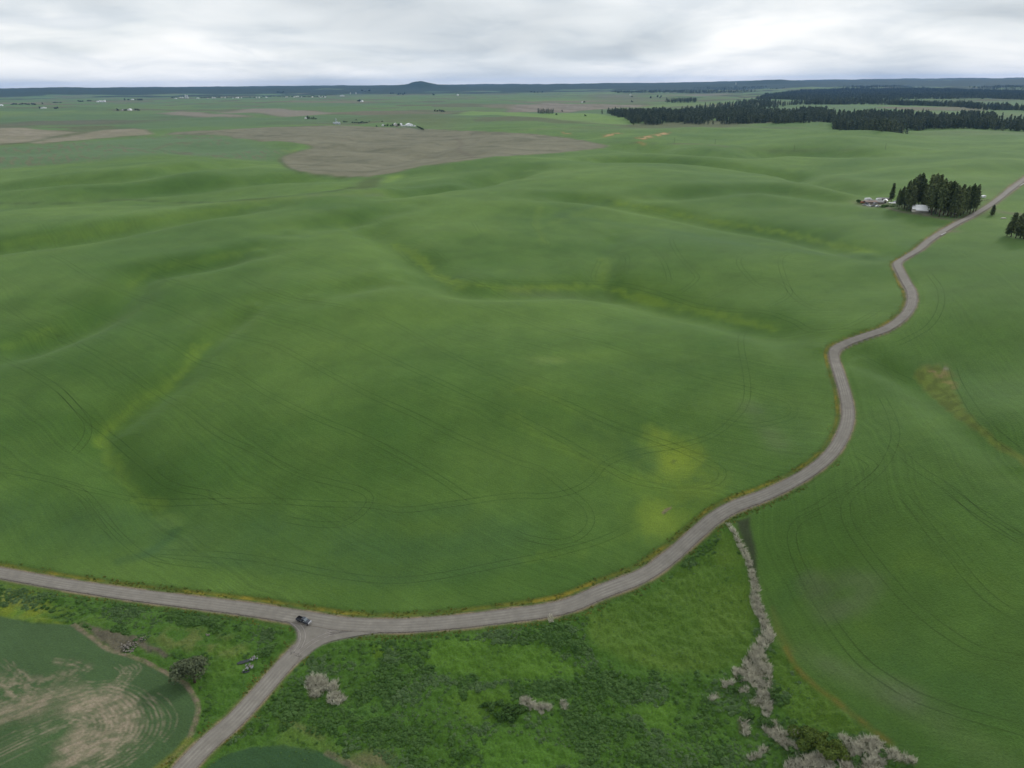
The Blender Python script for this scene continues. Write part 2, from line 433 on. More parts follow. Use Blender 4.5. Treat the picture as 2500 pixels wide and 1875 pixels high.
near = grr < 1100
ix = np.nonzero(near & (np.abs(gaz) < 0.8))[0]
d_main = np.full(len(gx), 1e6); s_main = np.zeros(len(gx)); d_south = np.full(len(gx), 1e6); s_south = np.zeros(len(gx))
d, s = seg_dist(gx[ix], gy[ix], resample(main_line, 5.0), 14.0); d_main[ix] = d; s_main[ix] = s
iy = np.nonzero((grr < 320) & (np.abs(gaz) < 0.8))[0]
d, s = seg_dist(gx[iy], gy[iy], south_line, 14.0); d_south[iy] = d; s_south[iy] = s
half_r = road_half(grr); d_main = d_main * (3.65 / half_r); d_south = d_south * (3.65 / 3.4)
d_road = np.minimum(d_main, d_south)
apron_poly = np.vstack([apron_w, apron_e[::-1]])
m_apron = poly_mask(gx, gy, apron_poly, np.full(len(gx), 0.8))

# ------------------------------------------------------------------ what grows where (true surface colours)
C = np.empty((len(gx), 3))
def paint(mask, c, amount=1.0):
    k = np.nonzero(mask > 0.002)[0]
    a = (mask[k] * amount)[:, None]
    C[k] = C[k] * (1 - a) + np.array(c)[None] * a
def N(sx, sy, seed, o=3, g=0.5, rot=0.0):
    c, s_ = math.cos(rot), math.sin(rot)
    return fbm((gx * c + gy * s_) / sx, (-gx * s_ + gy * c) / sy, seed, o, g)
PX_, PY_ = N(9, 9, 71, 3), N(9, 9, 72, 3)
n1 = N(170, 130, 51, 3); n2 = N(26, 24, 52, 3); n3 = N(6, 6, 53, 2); n4 = N(900, 500, 54, 3)
crop_a, crop_b = np.array((.039, .093, .018)), np.array((.084, .150, .031))
C[:] = crop_a + (crop_b - crop_a) * np.clip(0.48 + 0.62 * n1 + 0.22 * n2, 0, 1)[:, None]
tick('dist')
# distant plain: patchwork of wheat, peas, fallow
far = sstep(1700, 3200, grr)
v = N(1500, 900, 61, 2); w = N(900, 380, 62, 2); u = N(2500, 1300, 63, 2)
paint(far, (.062, .110, .045), 0.75)
paint(far * sstep(0.10, 0.16, v), (.080, .120, .050), 0.8)
paint(far * sstep(0.22, 0.27, w), (.130, .118, .090), 0.75)
paint(far * sstep(0.30, 0.35, u), (.05, .095, .05), 0.8)
paint(far * sstep(-0.36, -0.40, v) * sstep(0.0, 0.06, w), (.17, .14, .115), 0.7)
rf_ = np.random.default_rng(23)
for k in range(46):
    rr0 = 4600 * (2.4 ** rf_.random()); aa0 = (rf_.random() - .5) * 1.5; cx_, cy_ = rr0 * math.sin(aa0), rr0 * math.cos(aa0); th = rf_.random() * .9
    w_, h_ = 160 + 380 * rf_.random(), 130 + 300 * rf_.random(); c_, s_ = math.cos(th), math.sin(th)
    q = np.array([(cx_ + c_ * a_ * w_ - s_ * b_ * h_, cy_ + s_ * a_ * w_ + c_ * b_ * h_) for a_, b_ in ((-1, -1), (-.2, -1.25), (1, -.9), (1.2, .1), (.9, 1), (-.1, 1.2), (-1.1, .9))])
    paint(poly_mask(gx, gy, q, soft * .6), [(.095, .150, .045), (.048, .092, .038), (.180, .155, .122), (.075, .125, .045), (.120, .125, .080), (.060, .115, .035)][k % 6], .8)
# far woods on the ridges
fr = sstep(10800, 12500, grr) * sstep(-0.25, -0.05, N(2600, 1200, 66, 3) + 0.75 * sstep(12500, 15000, grr) - 0.1)
paint(fr, (.018, .028, .02), 1.0)
rt = sstep(5200, 7200, grr) * sstep(0.08, 0.35, gaz) * sstep(-0.02, 0.03, N(1500, 420, 67, 3))
paint(rt, (.02, .03, .02), 0.95)

def P(c, px, amount=1.0, sw=1.0, hills=True, noise=None, pert=0.0):
    poly = world_poly(px, hills)
    sf = soft * sw
    if pert:
        xx = gx + pert * PX_; yy = gy + pert * PY_
    else: xx, yy = gx, gy
    m = poly_mask(xx, yy, poly, sf)
    if noise is not None: m = m * noise
    paint(m, c, amount); return m
def Ln(c, px, width, amount=1.0, sw=1.0, smooth=True, noise=None, hills=True):
    ln = world_line(px, smooth, None, hills)
    m = line_mask(gx, gy, ln, width, soft * sw)
    if noise is not None: m = m * noise
    paint(m, c, amount); return m
zg_ = lambda *p: zm(.2034, 2050, 400, p)
zf = lambda *p: zm(.479, 1440, 180, p)
zc = lambda *p: zm(.38, 800, 180, p)
zk = lambda *p: zm(.19, 0, 240, p)
zj = lambda *p: zm(.19, 700, 260, p)

BROWN, TAN = (.168, .152, .120), (.225, .195, .152)
# stubble-streaked green field on the left
stre = np.clip(0.5 + 1.3 * N(60, 9, 81, 3, 0.6, math.radians(-62)), 0, 1)
m = P((.062, .112, .062), [(-200,372),(0,358),(300,340),(440,330),(560,332),(620,345),(690,370),(680,385),(640,392),(400,375),(200,395),(0,412),(-200,430)], 0.9, 3)
paint(m * sstep(0.62, 0.9, stre) * sstep(-0.1, 0.5, N(260, 200, 82, 2) + 0.25), (.17, .155, .11), 0.75)
# ploughed and fallow fields
bro = [(400,329),(430,322),(560,316),(640,311),(720,309),(800,306),(900,309),(1000,313),(1090,317),(1200,322),(1290,326),(1400,338),(1484,356),(1470,362),(1350,374),(1200,383),(1100,397),(1030,405),(960,422),(900,431),(840,432),(780,426),(720,416),(690,398),(680,386),(700,377),(735,367),(755,357),(735,351),(700,346),(676,344),(640,346),(600,339),(560,331),(500,329)]
m_brown = P(BROWN, bro, 1.0, 0.5)
mott = np.clip(0.5 + 0.8 * N(190, 60, 83, 3), 0, 1)
paint(m_brown * mott, (.212, .190, .150), 0.8)
paint(m_brown * sstep(0.15, 0.5, N(120, 40, 84, 3)), (.130, .118, .096), 0.8)
Ln((.10, .095, .075), zj((120,800),(370,745),(640,683)), 5, 0.7)
Ln((.25, .21, .17), zj((720,435),(860,420)), 10, 0.6)
Ln((.14, .11, .10), zc((820,410),(860,450),(840,490),(900,520),(940,540)), 8, 0.7)
m = P(TAN, [(-160,318),(0,313),(45,311),(95,316),(200,324),(150,333),(110,341),(60,350),(0,354),(-160,362)], 1.0, 0.6)
paint(m * sstep(0.1, 0.4, N(150, 40, 85, 2)), (.30, .25, .22), 0.6)
m = P(TAN, [(70,350),(130,338),(200,327),(260,317),(330,314),(375,328),(300,333),(240,338),(150,346),(110,350)], 1.0, 0.6)
paint(m * sstep(0.1, 0.4, N(150, 40, 86, 2)), (.30, .25, .215), 0.5)
P((.045, .065, .03), zk((0,600),(330,580),(620,520),(860,480),(1040,448),(1000,440),(800,470),(600,500),(380,560),(0,585)), 0.8)
Ln((.06, .08, .045), [(110,351),(240,339),(375,330),(520,325)], 7, 0.8)
Ln((.20, .17, .14), zk((1550,635),(1740,652)), 14, 0.8)
Ln((.17, .15, .11), zm(.38, 0, 180, [(990,488),(1060,462),(1120,448),(1190,440)]), 8, 0.8)
Ln((.05, .075, .04), zm(.38, 0, 180, [(900,488),(1000,485),(1120,512),(1240,522)]), 7, 0.7)
P((.15, .13, .11), zm(.38, 0, 180, [(1130,508),(1200,503),(1240,515),(1180,520)]), 0.7)
P((.22, .185, .165), [(380,276),(440,273),(500,277),(590,283),(620,284),(560,286),(480,284),(410,281)], 1.0, 1, False)
P((.22, .185, .165), [(530,275),(600,268),(680,265),(740,270),(825,279),(780,282),(700,283),(640,280),(560,278)], 1.0, 1, False)
P((.13, .115, .10), [(-200,310),(0,303),(60,295),(200,290),(330,293),(420,288),(300,299),(100,305),(0,312)], 0.75, 3, False)
P((.11, .12, .07), zj((980,150),(1300,100),(1900,90),(2212,130),(2212,300),(1700,250),(1200,190)), 0.6, 4, False)
m = P((.23, .19, .17), [(1240,272),(1250,258),(1330,251),(1400,254),(1480,254),(1560,256),(1600,258),(1500,262),(1400,270),(1330,273)], 1.0, 1, False)
paint(m * sstep(-0.1, 0.1, np.sin(gx / 34 + 0.02 * gy)), (.165, .135, .12), 0.8)
P((.118, .20, .045), [(1110,282),(1150,271),(1220,272),(1300,277),(1450,281),(1540,292),(1535,302),(1480,302),(1400,297),(1320,290),(1260,286),(1180,283)], 0.9, 1, False)
P((.10, .115, .06), zc((1340,290),(1500,300),(1700,305),(1850,325),(1600,320),(1450,320)), 0.6, 2, False)
P((.19, .165, .14), zf((370,108),(500,103),(740,100),(735,107),(400,113)), 0.8, 2, False)
P((.15, .14, .115), zf((0,100),(240,110),(380,130),(250,155),(0,150)), 0.6, 4, False)
ORNG = (.44, .27, .15)
brk = sstep(-0.25, 0.1, N(20, 12, 87, 3))
P(ORNG, zc((1510,375),(1555,380),(1560,388),(1530,390)), 0.9, 0.6, True, brk)
P(ORNG, zc((1755,403),(1800,388),(1890,380),(1870,390),(1800,402),(1770,408)), 0.95, 0.6, True, brk)
P(ORNG, zc((1975,410),(2040,402),(2080,395),(2130,380),(2200,374),(2180,392),(2110,408),(2030,424),(1990,416)), 0.95, 0.6, True, brk)
Ln(ORNG, zc((1990,436),(2030,450)), 6, 0.8)
Ln((.20, .18, .13), zc((1240,365),(1320,358),(1480,356),(1640,362)), 5, 0.5)
Ln((.055, .08, .035), zf((80,348),(240,352),(420,356),(600,362),(720,374),(830,388),(1000,394),(1250,388),(1450,386)), 7, 0.8)
Ln((.19, .17, .13), zf((430,356),(600,360),(700,372),(780,382)), 5, 0.6)
Ln((.045, .07, .03), zf((1620,383),(1900,388)), 5, 0.7)
Ln((.05, .085, .03), zf((1240,535),(1400,548),(1580,555)), 5, 0.7)
# creek swale
Ln((.035, .06, .022), [(-200,500),(0,497),(150,496),(250,490),(330,488),(400,493),(500,494),(600,488),(700,478),(800,468),(860,458)], 9, 0.85)
Ln((.12, .165, .04), [(430,499),(560,496),(700,484),(820,474),(930,468)], 8, 0.5, 3)
P((.060, .085, .03), [(850,464),(868,448),(886,436),(935,432),(930,448),(900,462)], 0.9)
P((.13, .21, .035), [(935,446),(945,430),(980,425),(985,432),(950,446)], 0.9)
P((.055, .10, .03), [(675,346),(740,352),(757,360),(735,368),(690,380),(680,388),(665,382),(700,374),(725,364),(705,354)], 0.9, 1)
P((.09, .17, .035), [(735,353),(755,358),(745,364),(715,368),(720,360)], 0.9, 1)
Ln((.05, .075, .03), [(682,388),(692,402),(722,418),(780,429),(850,434)], 9, 0.8)
Ln((.14, .17, .05), [(690,366),(712,372),(722,366)], 8, 0.7)
Ln((.05, .08, .03), [(960,424),(1030,408),(1100,399)], 9, 0.7)

# yellow-green draws in the wheat
YEL = (.118, .190, .026)
yn = sstep(-0.35, 0.45, N(34, 26, 91, 3))
def draw(px, width, amt=0.7, sw=None):
    ln = world_line(px); sf = np.maximum(soft, width * 0.75)
    m = line_mask(gx + 3.0 * PX_, gy + 3.0 * PY_, ln, width * .45, sf * .75); paint(sstep(-0.1, 1.15, m * (0.65 + 0.4 * yn + 0.18 * n3)), YEL, amt)
draw([(960,598),(1010,620),(1042,650),(1075,680),(1130,700)], 16, 0.95)
draw([(1100,685),(1243,705),(1340,702),(1465,704),(1566,729),(1645,746),(1758,769),(1900,803)], 13, 0.98)
draw([(1504,493),(1645,520),(1758,543),(1928,571),(2041,600),(2125,616)], 14, 0.98)
draw([(1350,545),(1440,515),(1520,492),(1600,470)], 22, 0.3)
draw([(1476,635),(1470,690)], 22, 0.55)
draw(z5((880,250),(760,390),(600,510),(480,600),(440,660)), 15, 0.72)
draw(z5((440,660),(500,780),(580,890),(680,960),(750,1030)), 12, 0.6)
draw([(0,597),(200,570),(330,545),(480,520),(650,500)], 20, 0.4)
draw([(638,606),(500,635),(361,662),(316,702)], 16, 0.4)
draw([(0,850),(60,830),(130,805)], 14, 0.35)
draw([(1320,500),(1310,545),(1330,590)], 16, 0.35)
draw([(830,545),(850,565),(900,580)], 16, 0.3)
draw(z6((0,560),(200,690),(420,800),(620,870),(900,890)), 13, 0.35)
draw(z6((0,440),(150,470),(350,600),(450,680)), 9, 0.35)
draw(z6((0,1180),(200,1160),(400,1110),(560,1030)), 10, 0.25)
draw(z6((1680,700),(1900,560),(2100,640)), 14, 0.22)
draw(zr((880,300),(960,340),(1050,420)), 10, 0.35)
draw(zr((1500,300),(1750,380),(2000,440),(2100,560)), 16, 0.45)
draw(zr((1200,640),(1300,740),(1500,880),(1900,950)), 12, 0.30)
def blob(px, rx, ry, c, amt, nz=0.5):
    g = ground_hits([px])[0]
    q = np.hypot((gx - g[0]) / rx, (gy - g[1]) / ry) + 0.6 * nz * n2 + 0.35 * nz * n3
    paint(sstep(1.25, 0.0, q), c, amt)
blob((1640,1128), 17, 20, (.178, .240, .028), 0.95)
blob((1612,1262), 11, 14, (.165, .228, .028), 0.9)
blob((1700,1190), 18, 10, (.125, .18, .026), 0.6)
blob((1630,1240), 26, 32, YEL, 0.45)
blob((1335,880), 16, 7, (.13, .195, .05), 0.7)
blob((1430,870), 40, 12, YEL, 0.3)
blob((1060,1290), 20, 8, YEL, 0.25)
blob((1645,1127), 2.4, 1.4, (.075, .09, .03), 0.8)
P((.20, .16, .10), z6((645,975),(660,960),(688,950),(690,958),(670,972),(652,984)), 0.8, 0.5)
P((.05, .06, .04), z6((650,980),(672,970),(660,984)), 0.7, 0.5)
# bluish darker drills
DK = (.046, .098, .030)
def dark(px, width, amt=0.5):
    ln = world_line(px); paint(line_mask(gx, gy, ln, width, np.maximum(soft, width * 0.9)) * (0.6 + 0.4 * yn), DK, amt)
dark(z5((0,1000),(400,1040),(900,1060),(1300,1090),(1700,1130),(2000,1100),(2212,1050)), 24, 0.55)
dark(z5((660,1150),(1000,1185),(1400,1240),(1700,1270),(2000,1240),(2212,1190)), 8, 0.5)
dark(z5((1550,960),(1700,980),(2000,960)), 8, 0.4)
dark(z5((520,1185),(620,1160),(700,1110),(760,1060)), 5, 0.85)
dark(z6((540,720),(600,740),(580,780)), 8, 0.7)
dark(z6((300,580),(420,650),(520,715)), 10, 0.4)
dark(z8((210,400),(300,370),(420,345)), 14, 0.6)
dark(z8((220,405),(500,440),(760,480),(960,520),(1300,560),(1600,590)), 14, 0.55)
dark(z8((700,480),(830,500),(960,540)), 40, 0.4)
dark(z8((1540,390),(1640,440),(1800,600)), 18, 0.35)
dark(zr((1500,900),(1900,1100),(2212,1250)), 18, 0.6)
dark(zr((1100,1250),(1300,1350),(1600,1480),(1900,1600)), 10, 0.5)
dark(zr((830,460),(740,620)), 7, 0.6)
dark(z6((1950,900),(2100,930),(2212,1000)), 16, 0.45)
dark(z6((1100,540),(1250,620),(1300,700)), 16, 0.3)
dark(z6((1980,400),(2080,500),(2150,600)), 30, 0.35)
# right-hand field is a deeper green
m_right = P((.050, .106, .018), [(1800,1270),(1870,1220),(2040,1130),(2110,1010),(2100,880),(2060,860),(2180,830),(2270,760),(2270,650),(2230,640),(2330,580),(2700,560),(2900,1200),(2900,2000),(2350,2000),(2120,1790),(1990,1680),(1900,1580),(1870,1480),(1845,1360)], 0.5, 3)
PALE = (.118, .138, .078)
def pale(px, width, amt):
    ln = world_line(px); paint(line_mask(gx, gy, ln, width, np.full(len(gx), width * 1.0)) * (0.4 + 0.6 * yn), PALE, amt)
pale(zr((940,450),(1010,560),(1050,620)), 8, 0.6)
pale(zr((1130,440),(1270,450),(1200,580)), 9, 0.35)
pale(zr((900,870),(1050,960),(1250,1040),(1500,1130)), 7, 0.45)
pale(zr((1450,1110),(1600,1200),(1800,1350),(2000,1480),(2100,1540)), 8, 0.35)
pale(z6((1030,520),(1090,600),(1130,660),(1170,700)), 10, 0.28)
pale(z6((0,25),(200,40),(400,50)), 12, 0.25)
pale(z7((1350,170),(1650,172)), 14, 0.35)
# weedy island
mi = P((.115, .150, .028), z6((1730,390),(1745,365),(1790,345),(1850,340),(1900,390),(1920,460),(1960,540),(2040,620),(2130,690),(2212,740),(2400,860),(2400,900),(2212,775),(2080,690),(1950,590),(1800,460)), 0.9, 1.2, pert=1.0)
paint(mi * sstep(-0.1, 0.3, N(7, 5, 95, 3)), (.075, .10, .022), 0.7)
P((.23, .165, .085), z6((1790,347),(1860,340),(1905,395),(1915,440),(1880,430),(1840,390),(1790,370)), 0.65, 3, noise=sstep(-0.3, 0.3, n3))
P((.27, .25, .23), z6((1800,352),(1850,342),(1885,355),(1830,362)), 0.6, 1.5, noise=sstep(-0.1, 0.3, n3))

tick('mid')
# ---- low ground south of the road
SGRASS = (.046, .104, .014)
P(SGRASS, [(-400,1405),(-160,1392),(0,1425),(330,1470),(560,1500),(720,1530),(840,1560),(1100,1540),(1400,1500),(1620,1410),(1760,1270),(1790,1290),(1835,1440),(1850,1500),(1885,1570),(1925,1600),(1990,1690),(2100,1780),(2180,1830),(2330,1950),(2330,2200),(-400,2200)], 1.0, 1.5)
flat = (.068, .128, .017)
FLATS = []
def flatg(px, c=flat, amt=0.85, sw=5):
    c = tuple(1.12 * q for q in c); FLATS.append(world_poly(px)); return P(c, px, amt, sw, noise=0.6 + 0.4 * yn, pert=1.5)
flatg(zmr((800,340),(900,230),(1180,195),(1380,230),(1520,250),(1620,330),(1740,420),(1500,435),(1250,445),(1000,405)), (.062, .128, .015))
flatg([(1430,1500),(1600,1440),(1720,1350),(1800,1345),(1830,1420),(1850,1500),(1840,1560),(1800,1630),(1650,1640),(1540,1620),(1440,1560)], (.070, .122, .018))
flatg(zmr((960,540),(1100,490),(1320,500),(1300,570),(1210,660),(1100,670)), (.072, .138, .016))
flatg(zmr((1940,620),(2100,560),(2212,560),(2212,740),(2050,700)), (.062, .13, .015))
flatg(zmr((1150,740),(1350,720),(1700,850),(1700,918),(1100,918)), (.058, .128, .016))
flatg(zmr((590,270),(700,265),(680,300),(600,305)), (.085, .145, .016))
flatg(zmr((350,600),(700,560),(740,600),(520,640)), (.058, .125, .03), 0.7)
flatg(zr((370,130),(480,180),(540,330),(400,330),(340,260)), (.088, .140, .022), 0.8)
flatg(zr((650,880),(780,820),(850,950),(1130,1220),(1350,1370),(1000,1350),(820,1280),(700,1080)), (.062, .112, .014), 0.9)
flatg(zl((540,380),(640,370),(650,430),(560,440),(450,420)), (.075, .135, .02), 0.8)
flatg(zl((1250,560),(1400,540),(1500,600),(1400,640),(1240,620)), (.085, .14, .02), 0.8)
flatg(zl((1250,640),(1450,650),(1480,690),(1300,760)), (.06, .12, .015), 0.7)
flatg([(0,1470),(60,1480),(130,1500),(100,1540),(0,1530)], (.09, .15, .02), 0.6)
# dry patches, mud, tracks
P((.150, .170, .012), zl((-300,180),(0,220),(150,250),(300,330),(400,410),(300,435),(150,405),(0,385),(-300,385)), 0.7, 9, noise=sstep(-0.5, 0.6, n3 + 0.3), pert=2.5)
P((.15, .17, .055), zl((-300,200),(0,215),(200,290),(250,330),(100,310),(0,300),(-300,300)), 0.6, 5)
P((.125, .135, .045), zl((900,500),(1050,450),(1180,460),(1400,520),(1480,580),(1400,620),(1200,600),(1000,580)), 0.6, 6, noise=sstep(-0.3, 0.4, n3))
MUD = (.112, .092, .072)
P(MUD, zl((480,430),(620,455),(760,490),(860,510),(900,540),(980,590),(1030,610),(980,625),(880,580),(800,545),(720,600),(650,565),(560,500)), 0.85, 2, pert=1.2)
P((.040, .048, .026), zr((480,70),(560,50),(580,180),(622,380),(628,500),(604,480),(562,300),(505,150)), 0.9, 2, pert=0.8)
Ln((.21, .125, .035), zr((780,840),(850,960),(950,1060),(1050,1130),(1150,1215),(1300,1330),(1420,1420)), 1.5, 0.42, 3.5, noise=0.45 + 0.55 * sstep(-0.3, 0.3, n3))
P((.13, .13, .03), zr((700,600),(760,750),(830,860),(800,870),(720,760)), 0.5, 4)
CATTAIL_PX = [
 zr((430,95),(480,190),(530,300),(565,400),(580,480),(575,580),(600,640),(630,680),(640,740),(620,790),(580,840),(540,900),(520,950),(465,970),(480,1020),(530,1050),(580,1070),(610,1110),(600,1150),(570,1170),(610,1190),(650,1200),(650,1240),(680,1255),(700,1180),(690,1120),(700,1020),(690,960),(660,900),(650,850),(700,800),(710,760),(680,690),(650,610),(620,560),(618,480),(600,400),(560,290),(520,220),(450,100)),
 zr((410,1040),(460,1030),(475,1070),(390,1078)), zr((328,1130),(370,1110),(372,1140),(330,1168)), zr((490,1100),(555,1080),(555,1112),(510,1114)), zr((498,1280),(540,1270),(562,1350),(560,1368),(510,1345)),
 zr((655,1320),(720,1285),(760,1340),(800,1400),(890,1450),(875,1495),(820,1465),(740,1410),(680,1370)), zr((770,1345),(865,1345),(855,1395)),
 zr((1095,1370),(1160,1372),(1200,1400),(1290,1378),(1340,1398),(1390,1438),(1480,1478),(1560,1508),(1560,1545),(1450,1522),(1395,1495),(1370,1600),(1120,1600),(1100,1500),(1130,1450)),
 zr((775,1520),(870,1500),(960,1478),(1050,1488),(1070,1600),(775,1600)), zr((535,1512),(620,1480),(640,1440),(692,1438),(655,1482),(600,1512)),
 zmr((203,450),(250,423),(310,423),(332,470),(302,520),(270,542),(235,532)), zmr((320,460),(380,448),(387,500),(340,512)), zmr((333,520),(390,513),(427,540),(412,577),(360,577),(335,555)),
 zmr((1368,570),(1390,538),(1422,543),(1450,578),(1540,583),(1552,602),(1500,612),(1490,637),(1450,602),(1390,592)), zmr((1588,558),(1612,558),(1632,604),(1602,602)), zmr((1530,100),(1545,100),(1543,130),(1532,130))]
CATTAILS = [world_poly(q) for q in CATTAIL_PX]
for q in CATTAILS: paint(poly_mask(gx + 0.6 * PX_, gy + 0.6 * PY_, q, np.full(len(gx), 0.8)), (.085, .085, .050), 0.8)
# sown field with bare tyre-worn soil, bottom left
FIELD_PX = zl((-500,380),(0,380),(200,420),(430,430),(560,510),(640,580),(720,600),(900,680),(1040,745),(1120,790),(1170,870),(1182,940),(1140,1080),(1040,1210),(930,1300),(700,1500),(-500,1500))
m_f = P((.050, .090, .034), FIELD_PX, 1.0, 1.0)
m_f_all = m_f.copy()
SOIL = (.250, .205, .146)
sn = sstep(-0.55, 0.5, N(14, 1.6, 96, 3, 0.6, math.radians(32)))
sn2 = sstep(-0.5, 0.5, N(3.0, 3.0, 97, 3, 0.6))
sm = P(SOIL, zl((250,830),(420,790),(600,800),(760,900),(830,1010),(780,1120),(640,1210),(480,1260),(300,1330),(360,1130),(400,1060),(470,980),(340,960),(200,970),(100,1010),(-200,1100),(-200,960),(0,930),(150,880)), 0.95, 6, noise=m_f * (0.45 + 0.55 * sn) * (0.65 + 0.35 * sn2), pert=2.5)
P((.050, .090, .034), zl((480,990),(540,960),(610,980),(615,1050),(560,1090),(500,1060)), 0.75, 4, pert=1.2)
P((.050, .090, .034), zl((260,930),(330,870),(440,860),(400,920),(300,960)), 0.7, 4, pert=1.2)
P(SOIL, zl((-200,760),(0,740),(120,740),(200,800),(300,860),(200,890),(0,900),(-200,930)), 0.6, 5, noise=m_f * sn2, pert=2.0)
P(SOIL, zl((320,640),(440,640),(540,690),(440,740),(350,770),(250,820),(150,760),(280,740),(400,700)), 0.55, 5, noise=m_f * sn2, pert=2.0)
strokes = [((0,1180),(200,1090),(400,990),(560,900),(680,820),(760,750),(800,700),(780,675)), ((480,860),(640,855),(760,915),(830,1000),(820,1080),(740,1160),(640,1220),(480,1300)),
 ((560,885),(680,930),(720,1000),(710,1060),(660,1130),(580,1200),(440,1280)), ((600,930),(655,990),(650,1060),(600,1130),(500,1200),(380,1260)), ((450,980),(530,1005),(552,1060),(520,1130),(450,1165)),
 ((870,880),(930,910),(970,980),(960,1050),(930,1100)), ((930,850),(1000,900),(1040,970),(1035,1040),(1000,1095),(970,1130)),
 ((0,640),(60,690),(160,760),(280,830),(400,875),(500,885)), ((60,660),(100,740),(95,820),(60,870),(0,900)), ((150,750),(175,800),(150,850),(100,880)), ((-60,790),(80,830),(180,880)),
 ((0,960),(200,885),(330,835),(450,760),(540,690)), ((740,690),(765,730),(730,790),(640,825)), ((-60,1030),(120,960),(300,890),(420,830)), ((-60,1140),(80,1090),(200,1040)), ((-60,1230),(150,1140),(330,1060),(480,960)),
 ((-60,1280),(120,1200),(300,1120)), ((320,640),(430,655),(520,695)), ((700,680),(740,720),(700,780))]
for i, sk in enumerate(strokes):
    w_ = 2.6 if i < 5 else 1.5
    ln = world_line(zl(*sk))
    for off in (np.arange(-6.5, 6.6, 1.45) if i in (1, 2, 3) else (-2.4, -1.1, .2, 1.5, 2.6) if i < 5 else (-0.9, 0.9)):
        nrm = np.gradient(ln, axis=0); nrm = np.stack([-nrm[:, 1], nrm[:, 0]], 1) / (np.linalg.norm(nrm, axis=1, keepdims=True) + 1e-9)
        paint(line_mask(gx + .4 * PX_, gy + .4 * PY_, ln + nrm * off, w_ * 0.26, np.full(len(gx), 0.6)) * m_f_all * (0.2 + 0.8 * sn2), (.285, .236, .170), 0.42)
Ln((.185, .145, .105), zl((440,430),(540,500),(640,575),(720,600),(820,632),(930,682),(1040,742),(1110,785),(1165,860),(1188,930),(1160,1050),(1110,1150),(1030,1230),(940,1300)), 1.7, 0.85, 1.6, noise=0.5 + 0.5 * sn2)
Ln((.13, .15, .02), zl((1130,1130),(1080,1190),(1010,1250),(940,1310)), 3.5, 0.6, 3)
# dark sown circle, bottom
m_c = P((.032, .072, .028), zl((1200,1330),(1260,1270),(1350,1210),(1500,1165),(1700,1150),(1880,1180),(2030,1230),(2150,1310),(2200,1420),(1200,1420)), 0.95, 1.0)
Ln((.17, .14, .10), zl((1960,1200),(2080,1260),(2180,1310),(2260,1350)), 1.8, 0.6, 2)
P((.145, .125, .065), zmr((90,640),(180,690),(300,745),(320,765),(200,730),(110,690)), 0.5, 4, pert=1)
P((.15, .12, .075), zmr((440,870),(520,840),(600,820),(690,860),(650,918),(480,918)), 0.6, 5, pert=1.5)
flatg(zmr((60,640),(130,700),(330,770),(440,840),(400,870),(240,800),(60,780)), (.085, .13, .025), 0.7)
# verges beside the roads
vn = sstep(-0.25, 0.35, N(9, 6, 98, 3)); vn2 = sstep(-0.3, 0.3, N(30, 22, 99, 2))
nside = s_main > 0
sp = 0.8 + cell
paint(sstep(8.5, 6.5, d_main) * nside, (.048, .090, .020), 0.85)
paint(sstep(7.6, 6.2, d_main) * sstep(4.6, 5.4, d_main) * nside * (0.35 + 0.65 * vn2) * (0.45 + 0.55 * vn), (.215, .175, .026), 0.9)
paint(sstep(6.5, 5.0, d_main) * ~nside * near, (.060, .105, .022), 0.7)
paint(sstep(6.0, 4.8, d_south), (.075, .115, .025), 0.7)
paint(sstep(4.6 + cell * .5, 4.0, d_road) * (0.35 + 0.65 * vn), (.235, .175, .105), 0.8)
paint(np.maximum(sstep(3.9 + 0.3 * cell, 3.3, d_road), m_apron), (.20, .175, .155), 1.0)
# farmyard grass and lane
P((.10, .15, .035), zm(.2034, 2050, 400, [(1640,300),(1900,290),(1960,330),(1880,400),(1780,520),(1700,600),(1600,600),(1640,450)]), 0.7, 2)
P((.045, .070, .025), zm(.2034, 2050, 400, [(500,520),(700,540),(760,590),(1080,620),(1400,660),(1600,600),(1640,420),(1000,430),(640,480)]), 0.85, 2)
P((.22, .19, .165), zm(.2034, 2050, 400, [(260,455),(330,440),(480,440),(560,470),(500,510),(360,518),(260,490)]), 0.8, 2)
P((.17, .155, .11), zm(.2034, 2050, 400, [(1170,772),(1260,765),(1330,745),(1390,745),(1400,660),(1480,655),(1440,700),(1330,800),(1220,800)]), 0.7, 1)
P((.18, .16, .11), zm(.2034, 2050, 400, [(1330,800),(1420,800),(1440,818),(1300,822)]), 0.7, 1)
P((.17, .15, .11), zm(.2034, 2050, 400, [(1870,545),(2000,580),(2212,590),(2212,625),(2000,600),(1870,565)]), 0.7, 1)
P((.14, .155, .06), zm(.2034, 2050, 400, [(110,440),(210,440),(250,475),(180,470)]), 0.6, 1)
Ln((.17, .15, .115), zg_((1450,660),(1330,672),(1100,632),(900,600),(700,565),(560,520)), 4.5, .75)
Ln((.20, .18, .15), zg_((1060,610),(1000,590),(940,590)), 7, .7)
Ln((.30, .28, .24), zm(.19, 700, 260, [(1420,255),(1500,265),(1600,282),(1680,298)]), 9, 0.9)
P((.05, .08, .035), zm(.19, 700, 260, [(1430,250),(1700,255),(1770,305),(1680,300)]), 0.7, 1)

tick('paint')
